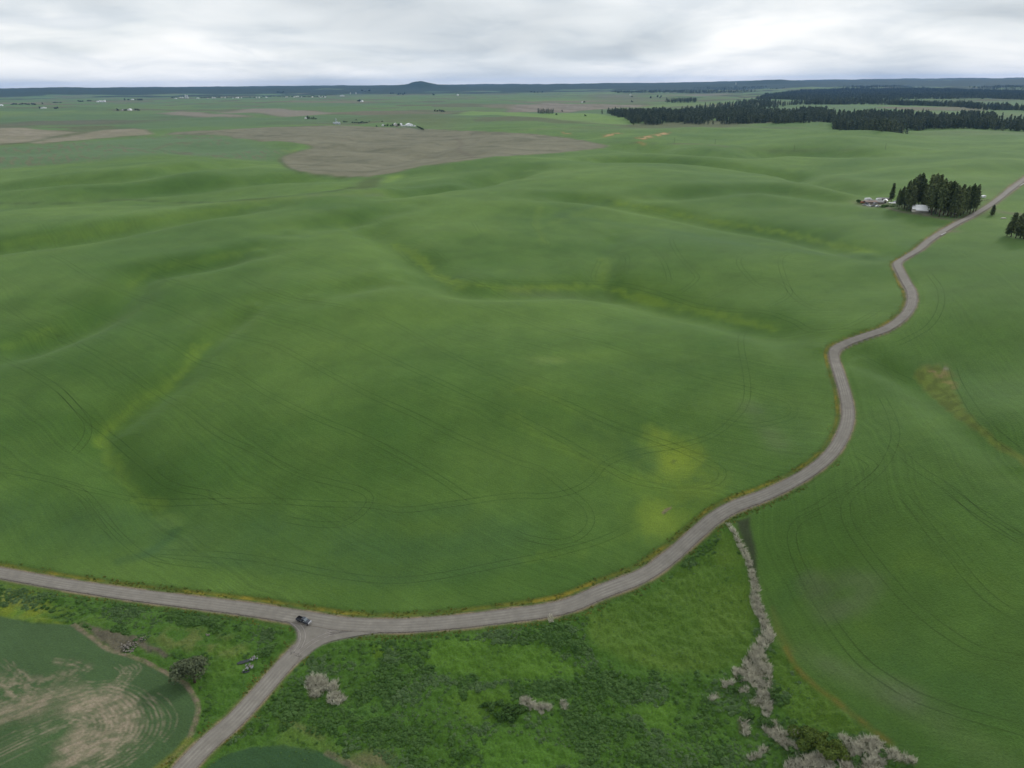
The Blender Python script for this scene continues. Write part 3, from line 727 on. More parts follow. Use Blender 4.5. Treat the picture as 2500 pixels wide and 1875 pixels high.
# a little relief: growing crop, tussocks, ditches
rough_zone = poly_mask(gx, gy, world_poly([(-400,1405),(0,1425),(330,1470),(560,1500),(720,1530),(840,1560),(1100,1540),(1400,1500),(1620,1410),(1760,1270),(1790,1290),(1835,1440),(1885,1570),(1990,1690),(2180,1830),(2330,1950),(2330,2200),(-400,2200)]), soft * 2) * (1 - m_f_all) * (1 - m_c)
off_road = sstep(3.6, 6.5, d_road) * (1 - m_apron)
nearfac = 1 - sstep(600, 900, grr)
gz += off_road * nearfac * (0.10 * n3 + rough_zone * (0.55 * N(3.6, 3.6, 101, 3, .6) + 0.5 * np.clip(N(15, 12, 102, 2), -0.5, 1)))
gz -= nearfac * 0.45 * np.exp(-((d_main - 6.0) / 1.6) ** 2) * (d_main < 12) * (1 - m_apron)
gz -= np.maximum(sstep(3.9 + cell * .8, 3.3, d_road) * (0.12 + 0.03 * cell), m_apron * 0.14)

# drilling runs: distance from a run of the drill in each field (the rows follow it)
REF_MAIN = world_line([(68,606),(215,674),(283,706)] + z5((740,95),(1000,210),(1180,250),(1450,390),(1800,560),(2212,750)), True, 25.0)
REF_RIGHT = world_line(zr((1130,-40),(1160,100),(1250,240),(1400,430),(1560,600),(1750,750),(1950,860),(2500,960)), True, 12.0)
rowc = np.zeros(len(gx))
kk = np.nonzero((grr < 1500) & (np.abs(gaz) < .8))[0]
for nm_, rf in (('m', REF_MAIN), ('r', REF_RIGHT)):
    rf = np.vstack([rf[0] + (rf[0] - rf[1]) * 40, rf, rf[-1] + (rf[-1] - rf[-2]) * 40])
    sel = kk if nm_ == 'm' else kk[m_right[kk] > .5]
    d, sg = seg_dist(gx[sel], gy[sel], rf); rowc[sel] = d * sg
C = np.clip(C, 0.004, 0.9)
gi = np.arange(NR * NA).reshape(NR, NA)
quads = np.stack([gi[:-1, :-1], gi[1:, :-1], gi[1:, 1:], gi[:-1, 1:]], -1).reshape(-1, 4)[:, ::-1]
me = bpy.data.meshes.new('ground')
me.vertices.add(len(gx)); me.vertices.foreach_set('co', np.stack([gx, gy, gz], 1).astype(np.float32).ravel())
nq = len(quads)
me.loops.add(nq * 4); me.loops.foreach_set('vertex_index', quads.astype(np.int32).ravel())
me.polygons.add(nq); me.polygons.foreach_set('loop_start', np.arange(0, nq * 4, 4, dtype=np.int32))
me.polygons.foreach_set('use_smooth', np.ones(nq, bool))
me.update(calc_edges=True)
ra = me.attributes.new('rowc', 'FLOAT', 'POINT'); ra.data.foreach_set('value', rowc.astype(np.float32))
at = me.color_attributes.new('cover', 'FLOAT_COLOR', 'POINT')
at.data.foreach_set('color', np.concatenate([C, np.clip(rough_zone, 0, 1)[:, None]], 1).astype(np.float32).ravel())
gm, n, l, b = mat_new('land_cover')
a = n.new('ShaderNodeAttribute'); a.attribute_name = 'cover'
geo = n.new('ShaderNodeNewGeometry'); pos = geo.outputs['Position']
def rot_noise(ang, sx, sy, scale, detail):
    mp = n.new('ShaderNodeMapping'); mp.inputs['Rotation'].default_value = (0, 0, math.radians(ang)); mp.inputs['Scale'].default_value = (sx, sy, 1)
    l.new(pos, mp.inputs['Vector']); return nnoise(n, l, mp.outputs['Vector'], scale, detail, 0.6)
f1 = nmath(n, l, 'SUBTRACT', nnoise(n, l, pos, 1.6, 4, 0.7), 0.5)
f1 = nmath(n, l, 'ADD', nmath(n, l, 'MULTIPLY', f1, nrange(n, l, a.outputs['Alpha'], 0, 1, 1.0, 1.7)), 1.0)
ar = n.new('ShaderNodeAttribute'); ar.attribute_name = 'rowc'
nx = n.new('ShaderNodeTexNoise'); nx.noise_dimensions = '1D'; nx.inputs['Scale'].default_value = 0.55; nx.inputs['Detail'].default_value = 4.0; nx.inputs['Roughness'].default_value = 0.75
l.new(nmath(n, l, 'ADD', ar.outputs['Fac'], nmath(n, l, 'MULTIPLY', nnoise(n, l, pos, 0.02, 2), 14.0)), nx.inputs['W'])
f2 = nmath(n, l, 'SUBTRACT', nx.outputs['Fac'], 0.5)
f2 = nmath(n, l, 'ADD', nmath(n, l, 'MULTIPLY', f2, nmath(n, l, 'MULTIPLY', nrange(n, l, a.outputs['Alpha'], 0, .5, .6, 0.0), nrange(n, l, nnoise(n, l, pos, 0.012, 3), .35, .65, .3, 1.2))), 1.0)
f3 = nrange(n, l, nnoise(n, l, pos, 0.045, 5, 0.65), 0.3, 0.7, 0.88, 1.12)
f = nmath(n, l, 'MULTIPLY', nmath(n, l, 'MULTIPLY', f1, f2), f3)
v = n.new('ShaderNodeVectorMath'); v.operation = 'SCALE'; l.new(a.outputs['Color'], v.inputs[0]); l.new(f, v.inputs['Scale'])
l.new(v.outputs[0], b.inputs['Base Color'])
b.inputs['Roughness'].default_value = 0.9; b.inputs['Specular IOR Level'].default_value = 0.08
sep = n.new('ShaderNodeSeparateColor'); l.new(a.outputs['Color'], sep.inputs[0])
l.new(nrange(n, l, nmath(n, l, 'SUBTRACT', sep.outputs[1], sep.outputs[0]), .02, .05, 0, .10), b.inputs['Sheen Weight']); b.inputs['Sheen Roughness'].default_value = 0.5; b.inputs['Sheen Tint'].default_value = (.75, 1.0, .55, 1)
nbump(n, l, b, nnoise(n, l, pos, 1.4, 3, 0.7), 0.6, 0.5)
me.materials.append(gm)
ground = link(bpy.data.objects.new('ground', me)); tag(ground, kind='structure')

# ------------------------------------------------------------------ road sheets
def gravel_mat(name, base, rut):
    m, n, l, b = mat_new(name)
    g = n.new('ShaderNodeNewGeometry'); pos = g.outputs['Position']
    uv = n.new('ShaderNodeUVMap'); sp = n.new('ShaderNodeSeparateXYZ'); l.new(uv.outputs[0], sp.inputs[0])
    u = nmath(n, l, 'ADD', sp.outputs['X'], nmath(n, l, 'MULTIPLY', nmath(n, l, 'SUBTRACT', nnoise(n, l, pos, 0.05, 2), 0.5), 0.20))
    tot = None
    for c0, w0 in ((-0.50, 0.16), (-0.16, 0.13), (0.20, 0.14), (0.56, 0.15)):
        d = nmath(n, l, 'ABSOLUTE', nmath(n, l, 'SUBTRACT', u, c0))
        k = nrange(n, l, d, 0, w0, 1, 0)
        tot = k if tot is None else nmath(n, l, 'MAXIMUM', tot, k)
    tot = nmath(n, l, 'MULTIPLY', tot, nrange(n, l, nnoise(n, l, pos, 0.10, 3), 0.35, 0.65, 0.1, 0.9))
    c = nmix(n, l, tot, base, rut)
    c = nmix(n, l, nrange(n, l, nmath(n, l, 'ABSOLUTE', u), 0.72, 1.0, 0, 0.6), c, (.185, .148, .118))
    f = nmath(n, l, 'MULTIPLY', nrange(n, l, nnoise(n, l, pos, 5.0, 5, 0.7), 0.3, 0.7, 0.84, 1.16), nrange(n, l, nnoise(n, l, pos, 0.35, 4, 0.6), 0.3, 0.7, 0.88, 1.12))
    v = n.new('ShaderNodeVectorMath'); v.operation = 'SCALE'; l.new(c, v.inputs[0]); l.new(f, v.inputs['Scale'])
    l.new(v.outputs[0], b.inputs['Base Color']); b.inputs['Roughness'].default_value = 0.9; b.inputs['Specular IOR Level'].default_value = 0.15
    nbump(n, l, b, nnoise(n, l, pos, 6.0, 4), 0.4, 0.05)
    # crumbling edge: the sheet thins out into the verge
    at = n.new('ShaderNodeAttribute'); at.attribute_name = 'edge'
    e = nmath(n, l, 'ADD', at.outputs['Fac'], nmath(n, l, 'MULTIPLY', nmath(n, l, 'SUBTRACT', nnoise(n, l, pos, 0.9, 4, 0.65), 0.5), 0.9))
    l.new(nrange(n, l, e, 0.28, 0.55, 0, 1), b.inputs['Alpha'])
    return m
M_GRAVEL = gravel_mat('gravel', (.188, .173, .149), (.252, .234, .204))
M_RUT = gravel_mat('packed_gravel', (.240, .218, .196), (.270, .246, .222))
def ribbon(name, line, width, zoff, mat, ncross=9, taper=0.0, parent=None, crown=0.06, zf_=None):
    t = np.gradient(line, axis=0); t /= np.linalg.norm(t, axis=1, keepdims=True) + 1e-9
    nr = np.stack([-t[:, 1], t[:, 0]], 1)
    us = np.linspace(-1, 1, ncross); w = np.full(len(line), width / 2) if np.isscalar(width) else np.asarray(width) / 2; width = float(np.mean(w)) * 2
    V = line[:, None] + nr[:, None] * us[None, :, None] * w[:, None, None]
    z = (height(V[..., 0], V[..., 1]) if zf_ is None else zf_(V.reshape(-1, 2)).reshape(V.shape[:2])) + zoff + crown * (1 - us[None] ** 2)
    verts = np.concatenate([V, z[..., None]], -1).reshape(-1, 3)
    L, K_ = len(line), ncross
    i = np.arange(L * K_).reshape(L, K_)
    faces = np.stack([i[:-1, :-1], i[:-1, 1:], i[1:, 1:], i[1:, :-1]], -1).reshape(-1, 4)[:, ::-1]
    o = mesh_obj(name, verts.tolist(), faces.tolist(), mat, parent, True)
    me = o.data
    ed = (1 - np.abs(us))[None].repeat(L, 0) * (width / 2) / 0.9
    s = np.arange(L) * np.linalg.norm(line[1] - line[0])
    if taper: ed = np.minimum(ed, (np.minimum(s, s[-1] - s) / taper)[:, None])
    e = me.attributes.new('edge', 'FLOAT', 'POINT'); e.data.foreach_set('value', np.clip(ed, 0, 1).astype(np.float32).ravel())
    uvl = me.uv_layers.new(name='UVMap'); vi = np.empty(len(me.loops), np.int32); me.loops.foreach_get('vertex_index', vi)
    uu = np.stack([us[None].repeat(L, 0).ravel(), s[:, None].repeat(K_, 1).ravel()], 1)[vi]
    uvl.data.foreach_set('uv', uu.astype(np.float32).ravel())
    return o
road = tag(ribbon('road', main_line, 2 * road_half(np.hypot(main_line[:, 0], main_line[:, 1])) + 0.3, 0.030, M_GRAVEL), kind='structure')
south = tag(ribbon('side_road', south_line, 7.1, 0.015, M_GRAVEL, taper=5.0), kind='structure')
# junction apron, lofted between its two kerb lines
nA = 60
aw, ae = resample(apron_w, 0.3), resample(apron_e, 0.3)
aw = aw[np.linspace(0, len(aw) - 1, nA).astype(int)]; ae = ae[np.linspace(0, len(ae) - 1, nA).astype(int)]
us = np.linspace(0, 1, 25)
V = aw[:, None] * (1 - us)[None, :, None] + ae[:, None] * us[None, :, None]
zA = height(V[..., 0], V[..., 1]) - 0.01
i = np.arange(nA * 25).reshape(nA, 25)
ap = mesh_obj('junction', np.concatenate([V, zA[..., None]], -1).reshape(-1, 3).tolist(), np.stack([i[:-1, :-1], i[:-1, 1:], i[1:, 1:], i[1:, :-1]], -1).reshape(-1, 4).tolist(), M_GRAVEL, None, True)
wd = np.linalg.norm(ae - aw, axis=1)[:, None]
e = ap.data.attributes.new('edge', 'FLOAT', 'POINT'); e.data.foreach_set('value', np.clip(np.minimum(us, 1 - us)[None] * wd / 1.0, 0, 1).astype(np.float32).ravel())
uvl = ap.data.uv_layers.new(name='UVMap'); uvl.data.foreach_set('uv', np.zeros(len(ap.data.loops) * 2, np.float32) + 0.34)
tag(ap, kind='structure')
def offset_line(ln, d):
    t = np.gradient(ln, axis=0); t /= np.linalg.norm(t, axis=1, keepdims=True) + 1e-9
    return ln + np.stack([-t[:, 1], t[:, 0]], 1) * d
for ln in (WEST_RUT, EAST_RUT):
    for o_ in (-0.85, 0.85):
        ribbon('wheel_rut', offset_line(ln, o_), 1.3, 0.0, M_RUT, 7, 6.0, ap, 0.0)
tick('ground')
# ------------------------------------------------------------------ plants
def leaf_mat(name, c1, c2, scale=0.6, trans=0.0, dark=0.0):
    m, n, l, b = mat_new(name)
    g = n.new('ShaderNodeNewGeometry'); oi = n.new('ShaderNodeObjectInfo')
    k = nmath(n, l, 'ADD', nmath(n, l, 'MULTIPLY', nnoise(n, l, g.outputs['Position'], scale, 3, 0.7), 0.75), nmath(n, l, 'MULTIPLY', oi.outputs['Random'], 0.35))
    k = nrange(n, l, k, 0.28, 0.82, 0, 1)
    c = nmix(n, l, k, c1, c2)
    l.new(c, b.inputs['Base Color']); b.inputs['Roughness'].default_value = 0.75; b.inputs['Specular IOR Level'].default_value = 0.15
    if trans:
        tr = n.new('ShaderNodeBsdfTranslucent'); l.new(c, tr.inputs['Color']); mx = n.new('ShaderNodeMixShader'); mx.inputs[0].default_value = trans
        l.new(b.outputs[0], mx.inputs[1]); l.new(tr.outputs[0], mx.inputs[2]); l.new(mx.outputs[0], n['Material Output'].inputs['Surface'])
    return m
M_NEEDLE = leaf_mat('pine_needles', (.060, .090, .036), (.165, .200, .088), 0.22, .25)
M_FOREST = leaf_mat('forest_needles', (.052, .080, .048), (.135, .165, .095), 0.02, .25)
M_BARK = plain_mat('bark', (.070, .048, .036), 0.95, var=0.3, scale=2.0)
M_OLIVE = leaf_mat('grey_olive_leaves', (.085, .108, .056), (.205, .235, .135), 1.3, .3)
M_SHRUB = leaf_mat('shrub_leaves', (.070, .115, .022), (.170, .220, .045), 1.2, .3)
M_SHRUB_D = leaf_mat('dark_shrub_leaves', (.052, .118, .026), (.110, .195, .055), 0.8, .3)
M_WEED = leaf_mat('weed_leaves', (.046, .108, .020), (.092, .170, .046), 0.13, .3)
M_WEED_P = leaf_mat('pale_weed_leaves', (.065, .130, .036), (.120, .190, .075), 0.2, .3)
M_VERGE = leaf_mat('verge_grass', (.055, .105, .018), (.200, .180, .034), 0.22, .35)
M_REED = leaf_mat('dead_cattail', (.280, .264, .200), (.840, .815, .680), 1.6, .3)
M_TOWN = leaf_mat('town_leaves', (.018, .032, .018), (.040, .058, .032), 0.02)

def quads_mesh(name, cen, nrm, size, mat, rg, aspect=1.0, tri=False):
    """many small leaf faces: centre, facing, size"""
    n_ = len(cen)
    nrm = nrm / (np.linalg.norm(nrm, axis=1, keepdims=True) + 1e-9)
    a = rg.normal(size=(n_, 3)); t = np.cross(nrm, a); t /= np.linalg.norm(t, axis=1, keepdims=True) + 1e-9
    b_ = np.cross(nrm, t)
    s = size[:, None]
    if tri:
        V = np.stack([cen - t * s * .6, cen + t * s * .6, cen + b_ * s * aspect], 1)
        F = np.arange(n_ * 3).reshape(-1, 3)
    else:
        V = np.stack([cen - t * s * .5 - b_ * s * .5 * aspect, cen + t * s * .5 - b_ * s * .4 * aspect, cen + t * s * .4 + b_ * s * .5 * aspect, cen - t * s * .5 + b_ * s * .5 * aspect], 1)
        F = np.arange(n_ * 4).reshape(-1, 4)
    me = bpy.data.meshes.new(name); me.from_pydata(V.reshape(-1, 3).tolist(), [], F.tolist()); me.materials.append(mat); me.update()
    return me
def tube_mesh(path, rad, sides=7):
    path = np.asarray(path, float); V, F = [], []
    for i, (p, r) in enumerate(zip(path, rad)):
        d = path[min(i + 1, len(path) - 1)] - path[max(i - 1, 0)]; d /= np.linalg.norm(d) + 1e-9
        a = np.cross(d, (0.3, 0.9, 0.1)); a /= np.linalg.norm(a); c = np.cross(d, a)
        for k in range(sides):
            t = 2 * math.pi * k / sides; V.append(p + r * (math.cos(t) * a + math.sin(t) * c))
    for i in range(len(path) - 1):
        for k in range(sides):
            A, B = i * sides + k, i * sides + (k + 1) % sides; F.append((A, B, B + sides, A + sides))
    F.append(tuple(range(sides))[::-1]); F.append(tuple(range((len(path) - 1) * sides, len(path) * sides)))
    return V, F
def join_tubes(name, tubes, mat):
    V, F = [], []
    for v_, f_ in tubes:
        o = len(V); V += [tuple(q) for q in v_]; F += [tuple(i + o for i in q) for q in f_]
    me = bpy.data.meshes.new(name); me.from_pydata(V, [], F); me.materials.append(mat)
    me.polygons.foreach_set('use_smooth', [True] * len(me.polygons)); me.update(); return me

def conifer(seed, h=1.0, base=0.22, wid=0.15, clumps=110, per=14, leaf=0.034, ragged=0.35, mat=None):
    """unit-height pine: crown mesh and trunk mesh (with limbs)"""
    rg = np.random.default_rng(seed)
    cen, nrm, sz, tubes = [], [], [], []
    lean = rg.normal(size=2) * 0.012
    tubes.append(tube_mesh([(lean[0] * z, lean[1] * z, z) for z in (-0.02, 0.08, 0.3, 0.6, 0.97)], [0.017, 0.014, 0.011, 0.007, 0.002], 7))
    for i in range(clumps):
        t = (i + rg.random()) / clumps
        z = base + (1 - base) * (1 - (1 - t) ** 0.85) if False else base + (0.99 - base) * t
        prof = wid * (0.35 + 0.65 * math.sin(min(1, (t + 0.08) / 0.42) * math.pi / 2)) * (1 - t) ** 0.62 + 0.012
        rr = prof * (1 - ragged * rg.random()) * (1.25 if rg.random() < 0.12 else 1); th = i * 2.39996 + rg.normal() * 0.5
        z2 = z - 0.05 * rr + 0.01 * rg.normal()
        c = np.array((lean[0] + math.cos(th) * rr * 0.72, lean[1] + math.sin(th) * rr * 0.72, z2))
        if i % 3 == 0 and t < 0.8:
            tubes.append(tube_mesh([(lean[0] * z, lean[1] * z, z - 0.015), c * (1, 1, 1)], [0.004, 0.001], 4))
        q = rg.normal(size=(per, 3)) * np.array((rr * 0.30 + 0.006, rr * 0.30 + 0.006, 0.013 + 0.1 * rr))
        cen.append(c + q); nn = rg.normal(size=(per, 3)) * 0.6 + np.array((math.cos(th) * .5, math.sin(th) * .5, 0.8)); nrm.append(nn)
        sz.append(leaf * (0.6 + 0.8 * rg.random(per)))
    crown = quads_mesh('crown', np.vstack(cen), np.vstack(nrm), np.concatenate(sz), mat or M_NEEDLE, rg, 0.8)
    return crown, join_tubes('trunk', tubes, M_BARK)
PINES = [conifer(s, base=b_, wid=w_, clumps=130, per=13) for s, b_, w_ in ((1, .22, .135), (2, .30, .12), (3, .16, .15), (4, .26, .115), (5, .12, .17))]
def joined(name, meshes):
    V, F, mi = [], [], []
    for k, me in enumerate(meshes):
        o = len(V); V += [tuple(v.co) for v in me.vertices]
        for p_ in me.polygons: F.append(tuple(i + o for i in p_.vertices)); mi.append(k)
    r = bpy.data.meshes.new(name); r.from_pydata(V, [], F)
    for me in meshes: r.materials.append(me.materials[0])
    r.polygons.foreach_set('material_index', mi); r.update(); return r
FAR_PINES = [joined('conifer', conifer(10 + s, base=b_, wid=w_, clumps=34, per=5, leaf=0.085, mat=M_FOREST)) for s, b_, w_ in ((1, .12, .19), (2, .18, .16), (3, .06, .24), (4, .14, .15), (5, .10, .21), (6, .05, .27))]

def copy_tree(crown, trunk, name, loc, h, rz, wide=1.0):
    r = empty(name, loc, rz); r.scale = (h * wide, h * wide, h)
    for nm, me in (('trunk', trunk), ('crown', crown)):
        o = bpy.data.objects.new(nm, me); link(o, r)
    return r
def px_height(g, base_px, top_px):
    """height in metres of an upright thing that stands at g and reaches photo row top_px"""
    depth = float((g - CAM) @ fwd)
    d = rays([top_px])[0]; hd = math.hypot(*(g[:2] - CAM[:2])); t = hd / math.hypot(d[0], d[1])
    return CAM[2] + d[2] * t - g[2]

ORD = 'first second third fourth fifth sixth seventh eighth ninth tenth eleventh twelfth thirteenth fourteenth fifteenth sixteenth seventeenth eighteenth nineteenth twentieth twenty-first twenty-second twenty-third twenty-fourth twenty-fifth twenty-sixth twenty-seventh twenty-eighth twenty-ninth'.split()
# --- the pine grove round the farmstead
zg = lambda *p: zm(.2034, 2050, 400, p)
GROVE = [(690,520,300),(708,548,310),(745,520,270),(770,545,200),(800,560,230),(830,540,180),(850,570,260),(880,540,190),(905,515,128),(945,512,115),(965,535,180),
 (990,545,240),(1040,560,130),(1022,520,250),(1072,575,140),(1100,582,120),(1098,612,250),(1142,560,130),(1150,602,220),(1190,632,190),(1212,580,180),(1240,622,205),
 (1262,590,220),(1292,626,210),(1330,600,240),(1334,640,285),(1372,642,262),(1402,647,300),(1420,600,245),(1452,622,300),(1482,600,265),(1532,582,270),(1562,590,240),(1602,570,245),(1632,560,330),(1512,560,330),(1180,545,195),(1380,585,270),(870,500,200)]
gg = ground_hits(zg(*[(a_, b_) for a_, b_, c_ in GROVE]))
for i, ((bx, by, ty), g) in enumerate(zip(GROVE, gg)):
    tp = (2050 + .2034 * bx, 400 + .2034 * ty); h = min(px_height(g, None, tp), 42)
    cr, tr = PINES[(i * 7 + i // 3) % 4]
    o = copy_tree(cr, tr, 'pine_tree', g - np.array((0, 0, .2)), h, random.random() * 6.28, random.uniform(.85, 1.12))
    fr0 = by > 572
    rk = sum(1 for q in GROVE if (q[1] > 572) == fr0 and q[0] < bx)
    tag(o, '%s pine from the left in the %s row of the farmstead grove' % (ORD[rk], 'front' if fr0 else 'back'), 'tree', 'pines of the farmstead grove')
def lone_pine(bx, by, ty, k, label, wide=1.1, group=None, f=zg):
    px = f((bx, by))[0]; tp = f((bx, ty))[0]
    g = ground_hits([px])[0]; h = px_height(g, None, tp); cr, tr = PINES[k]
    return tag(copy_tree(cr, tr, 'pine_tree', g - np.array((0, 0, .2)), h, random.random() * 6, wide), label, 'tree', group)
lone_pine(612, 478, 228, 3, 'single narrow pine standing apart at the left of the farm grove', 1.05)
lone_pine(1828, 622, 490, 4, 'small conical pine alone on the right verge of the gravel road', 1.5)
for i, (bx, by, ty) in enumerate(((2055,875,585),(2110,890,600),(2165,892,560),(2205,900,530),(2003,868,690),(2255,905,540),(2310,910,520))):
    lone_pine(bx, by, ty, (0, 2, 4)[i % 3], 'dark pine of the clump at the right picture edge, below the farm, %s from left' % ORD[sorted((2055,2110,2165,2205,2003,2255,2310)).index(bx)], 1.5, 'pines at the right edge')

# --- scatter helper for growth nobody could count
def scatter(name, pts, scl, protos, seed=0, squash=1.0):
    me = bpy.data.meshes.new(name); me.from_pydata([tuple(p_) for p_ in pts], [], [])
    rg = np.random.default_rng(seed); n_ = len(pts)
    a1 = me.attributes.new('scl', 'FLOAT', 'POINT'); a1.data.foreach_set('value', np.asarray(scl, np.float32))
    a2 = me.attributes.new('rz', 'FLOAT', 'POINT'); a2.data.foreach_set('value', (rg.random(n_) * 6.2832).astype(np.float32))
    a3 = me.attributes.new('pick', 'INT', 'POINT'); a3.data.foreach_set('value', rg.integers(0, len(protos), n_).astype(np.int32))
    o = link(bpy.data.objects.new(name, me))
    pc = bpy.data.collections.new(name + '_kinds')
    for k, pm in enumerate(protos): pc.objects.link(bpy.data.objects.new('%s_kind_%02d' % (name, k), pm))
    ng = bpy.data.node_groups.new(name, 'GeometryNodeTree')
    ng.interface.new_socket('Geometry', in_out='INPUT', socket_type='NodeSocketGeometry'); ng.interface.new_socket('Geometry', in_out='OUTPUT', socket_type='NodeSocketGeometry')
    N_, L_ = ng.nodes, ng.links
    gi_, go_ = N_.new('NodeGroupInput'), N_.new('NodeGroupOutput')
    ci = N_.new('GeometryNodeCollectionInfo'); ci.inputs['Collection'].default_value = pc; ci.inputs['Separate Children'].default_value = True; ci.inputs['Reset Children'].default_value = True
    ip = N_.new('GeometryNodeInstanceOnPoints'); ip.inputs['Pick Instance'].default_value = True
    def attr(nm, ty):
        q = N_.new('GeometryNodeInputNamedAttribute'); q.data_type = ty; q.inputs['Name'].default_value = nm; return q.outputs['Attribute']
    cx = N_.new('ShaderNodeCombineXYZ'); L_.new(attr('rz', 'FLOAT'), cx.inputs['Z'])
    L_.new(gi_.outputs[0], ip.inputs['Points']); L_.new(ci.outputs[0], ip.inputs['Instance']); L_.new(attr('pick', 'INT'), ip.inputs['Instance Index'])
    L_.new(cx.outputs[0], ip.inputs['Rotation']); L_.new(attr('scl', 'FLOAT'), ip.inputs['Scale']); L_.new(ip.outputs[0], go_.inputs[0])
    md = o.modifiers.new('scatter', 'NODES'); md.node_group = ng
    return o
def sample_poly(poly, spacing, rg):
    lo, hi = poly.min(0), poly.max(0); n_ = int((hi - lo).prod() / spacing ** 2) + 1
    p_ = lo + rg.random((n_, 2)) * (hi - lo); return p_[inside(p_[:, 0], p_[:, 1], poly)]
def on_ground(xy, dz=0.0):
    z_ = lut_height(xy[:, 0], xy[:, 1]); return np.column_stack([xy, z_ + dz])
_G = gz.reshape(NR, NA)
def surf(xy):
    r = np.hypot(xy[:, 0], xy[:, 1]); a_ = np.arctan2(xy[:, 0], xy[:, 1])
    i = np.interp(r, RR, np.arange(NR)); j = np.interp(a_, AZ, np.arange(NA))
    i0 = np.minimum(i.astype(int), NR - 2); j0 = np.minimum(j.astype(int), NA - 2); u_ = i - i0; w_ = j - j0
    return (_G[i0, j0] * (1 - w_) + _G[i0, j0 + 1] * w_) * (1 - u_) + (_G[i0 + 1, j0] * (1 - w_) + _G[i0 + 1, j0 + 1] * w_) * u_

# --- forests: the trees of the near edge one by one, the mass behind as one
FOREST = [(zf((60,212),(240,203),(380,193),(420,213),(700,200),(760,195),(900,195),(1000,203),(1150,200),(1240,213),(1252,258),(1000,262),(700,257),(400,254),(220,260),(195,240)), 12.5),
 (zf((1240,290),(1236,264),(1262,222),(1600,222),(1900,222),(2010,222),(2100,250),(2230,262),(2330,268),(2330,290),(1700,287),(1480,320),(1385,302)), 12.5),
 (zf((560,180),(700,160),(900,140),(930,150),(1000,172),(900,190),(600,205),(430,212),(400,205)), 34),
 (zf((380,146),(540,138),(545,147),(390,150)), 26),
 (zf((1000,165),(1200,150),(1450,140),(1550,150),(1850,160),(2000,165),(2330,188),(2330,196),(1950,182),(1600,167),(1450,160),(1250,167)), 18),
 (zf((840,134),(900,112),(1000,97),(1300,77),(1700,77),(2330,97),(2330,137),(1900,127),(1600,132),(1300,140),(1000,137)), 27),
 (zf((100,95),(400,88),(800,90),(850,95),(500,100),(150,100)), 45), (zf((500,75),(900,66),(1000,72),(700,84)), 60),
 (zf((1250,66),(1500,60),(1700,68),(1400,74)), 60), (zf((1900,70),(2330,64),(2330,84),(2100,82)), 55)]
fp = []
rgf = np.random.default_rng(5)
for px, spc in FOREST:
    q = sample_poly(world_poly(px, False), spc, rgf)
    if spc < 20: q = q[fbm(q[:, 0] / 110, q[:, 1] / 110, 131, 2) > -0.26]
    fp.append(q)
fp = np.vstack(fp); fr_ = np.hypot(fp[:, 0], fp[:, 1])
keep = np.zeros(len(fp), bool)
# largest in the picture: nearest of each narrow bearing
order = np.argsort(fr_); seen = {}
for k in order:
    c_ = int(math.degrees(math.atan2(fp[k, 0], fp[k, 1])) / 0.35)
    if seen.get(c_, 0) < 3: seen[c_] = seen.get(c_, 0) + 1; keep[k] = True
    if keep.sum() >= 190: break
hts = 13 + 16 * rgf.random(len(fp)) ** 1.2
for k in np.nonzero(keep)[0]:
    z_ = float(lut_height(fp[k:k + 1, 0], fp[k:k + 1, 1])[0])
    o = bpy.data.objects.new('conifer', FAR_PINES[k % 6]); o.location = (fp[k, 0], fp[k, 1], z_ - .3); h = hts[k]; o.scale = (h * 1.15, h * 1.15, h); o.rotation_euler = (0, 0, rgf.random() * 6)
    link(o); tag(o, 'dark conifer on the near edge of the big forest block', 'tree', 'conifers along the near forest edge')
rest = ~keep
tag(scatter('forest', on_ground(fp[rest], -.3), hts[rest], FAR_PINES, 3), 'dark conifer forest in blocks across the far right', 'forest', kind='stuff')
tick('forest %d' % len(fp))

# --- broadleaf tree and shrubs of the low ground
def leafy(seed, rad, hgt, n_leaf, leaf, mat, lobes=9, low=0.25):
    rg = np.random.default_rng(seed); cen, nrm = [], []
    L = np.column_stack([rg.normal(size=(lobes, 2)) * 0.42, rg.random(lobes) * 0.9 + 0.0])
    for k in range(n_leaf):
        c = L[k % lobes]; d = rg.normal(size=3); d /= np.linalg.norm(d); d[2] = abs(d[2]) * (1 if rg.random() < 0.85 else -0.6)
        r = 0.46 * (0.75 + 0.35 * rg.random()) * (1.1 - 0.45 * c[2])
        p_ = np.array((c[0] * (1 - 0.35 * c[2]), c[1] * (1 - 0.35 * c[2]), low + (1 - low) * 0.62 * c[2])) + d * np.array((r, r, r * 0.75))
        cen.append(p_ * (rad, rad, hgt)); nrm.append(d + rg.normal(size=3) * 0.55)
    cen = np.array(cen); cen[:, 2] = np.maximum(cen[:, 2], 0.02)
    return quads_mesh('crown', cen, np.array(nrm), leaf * (0.6 + 0.8 * rg.random(n_leaf)), mat, rg, 0.8)
def limbs(seed, rad, hgt, r0):
    rg = np.random.default_rng(seed); T = [tube_mesh([(0, 0, -.3), (.1, 0, hgt * .2), (.15, .1, hgt * .4), (.1, .2, hgt * .75)], [r0 * 1.25, r0, r0 * .75, r0 * .3], 8)]
    for k in range(7):
        th = k * 2.4 + rg.random(); z0 = hgt * (.22 + .05 * k)
        T.append(tube_mesh([(.12, .05, z0), (math.cos(th) * rad * .35, math.sin(th) * rad * .35, z0 + hgt * .18), (math.cos(th) * rad * .7, math.sin(th) * rad * .7, z0 + hgt * .28)], [r0 * .5, r0 * .3, r0 * .1], 6))
    return join_tubes('trunk', T, M_BARK)
g = ground_hits([(476, 1668)])[0]
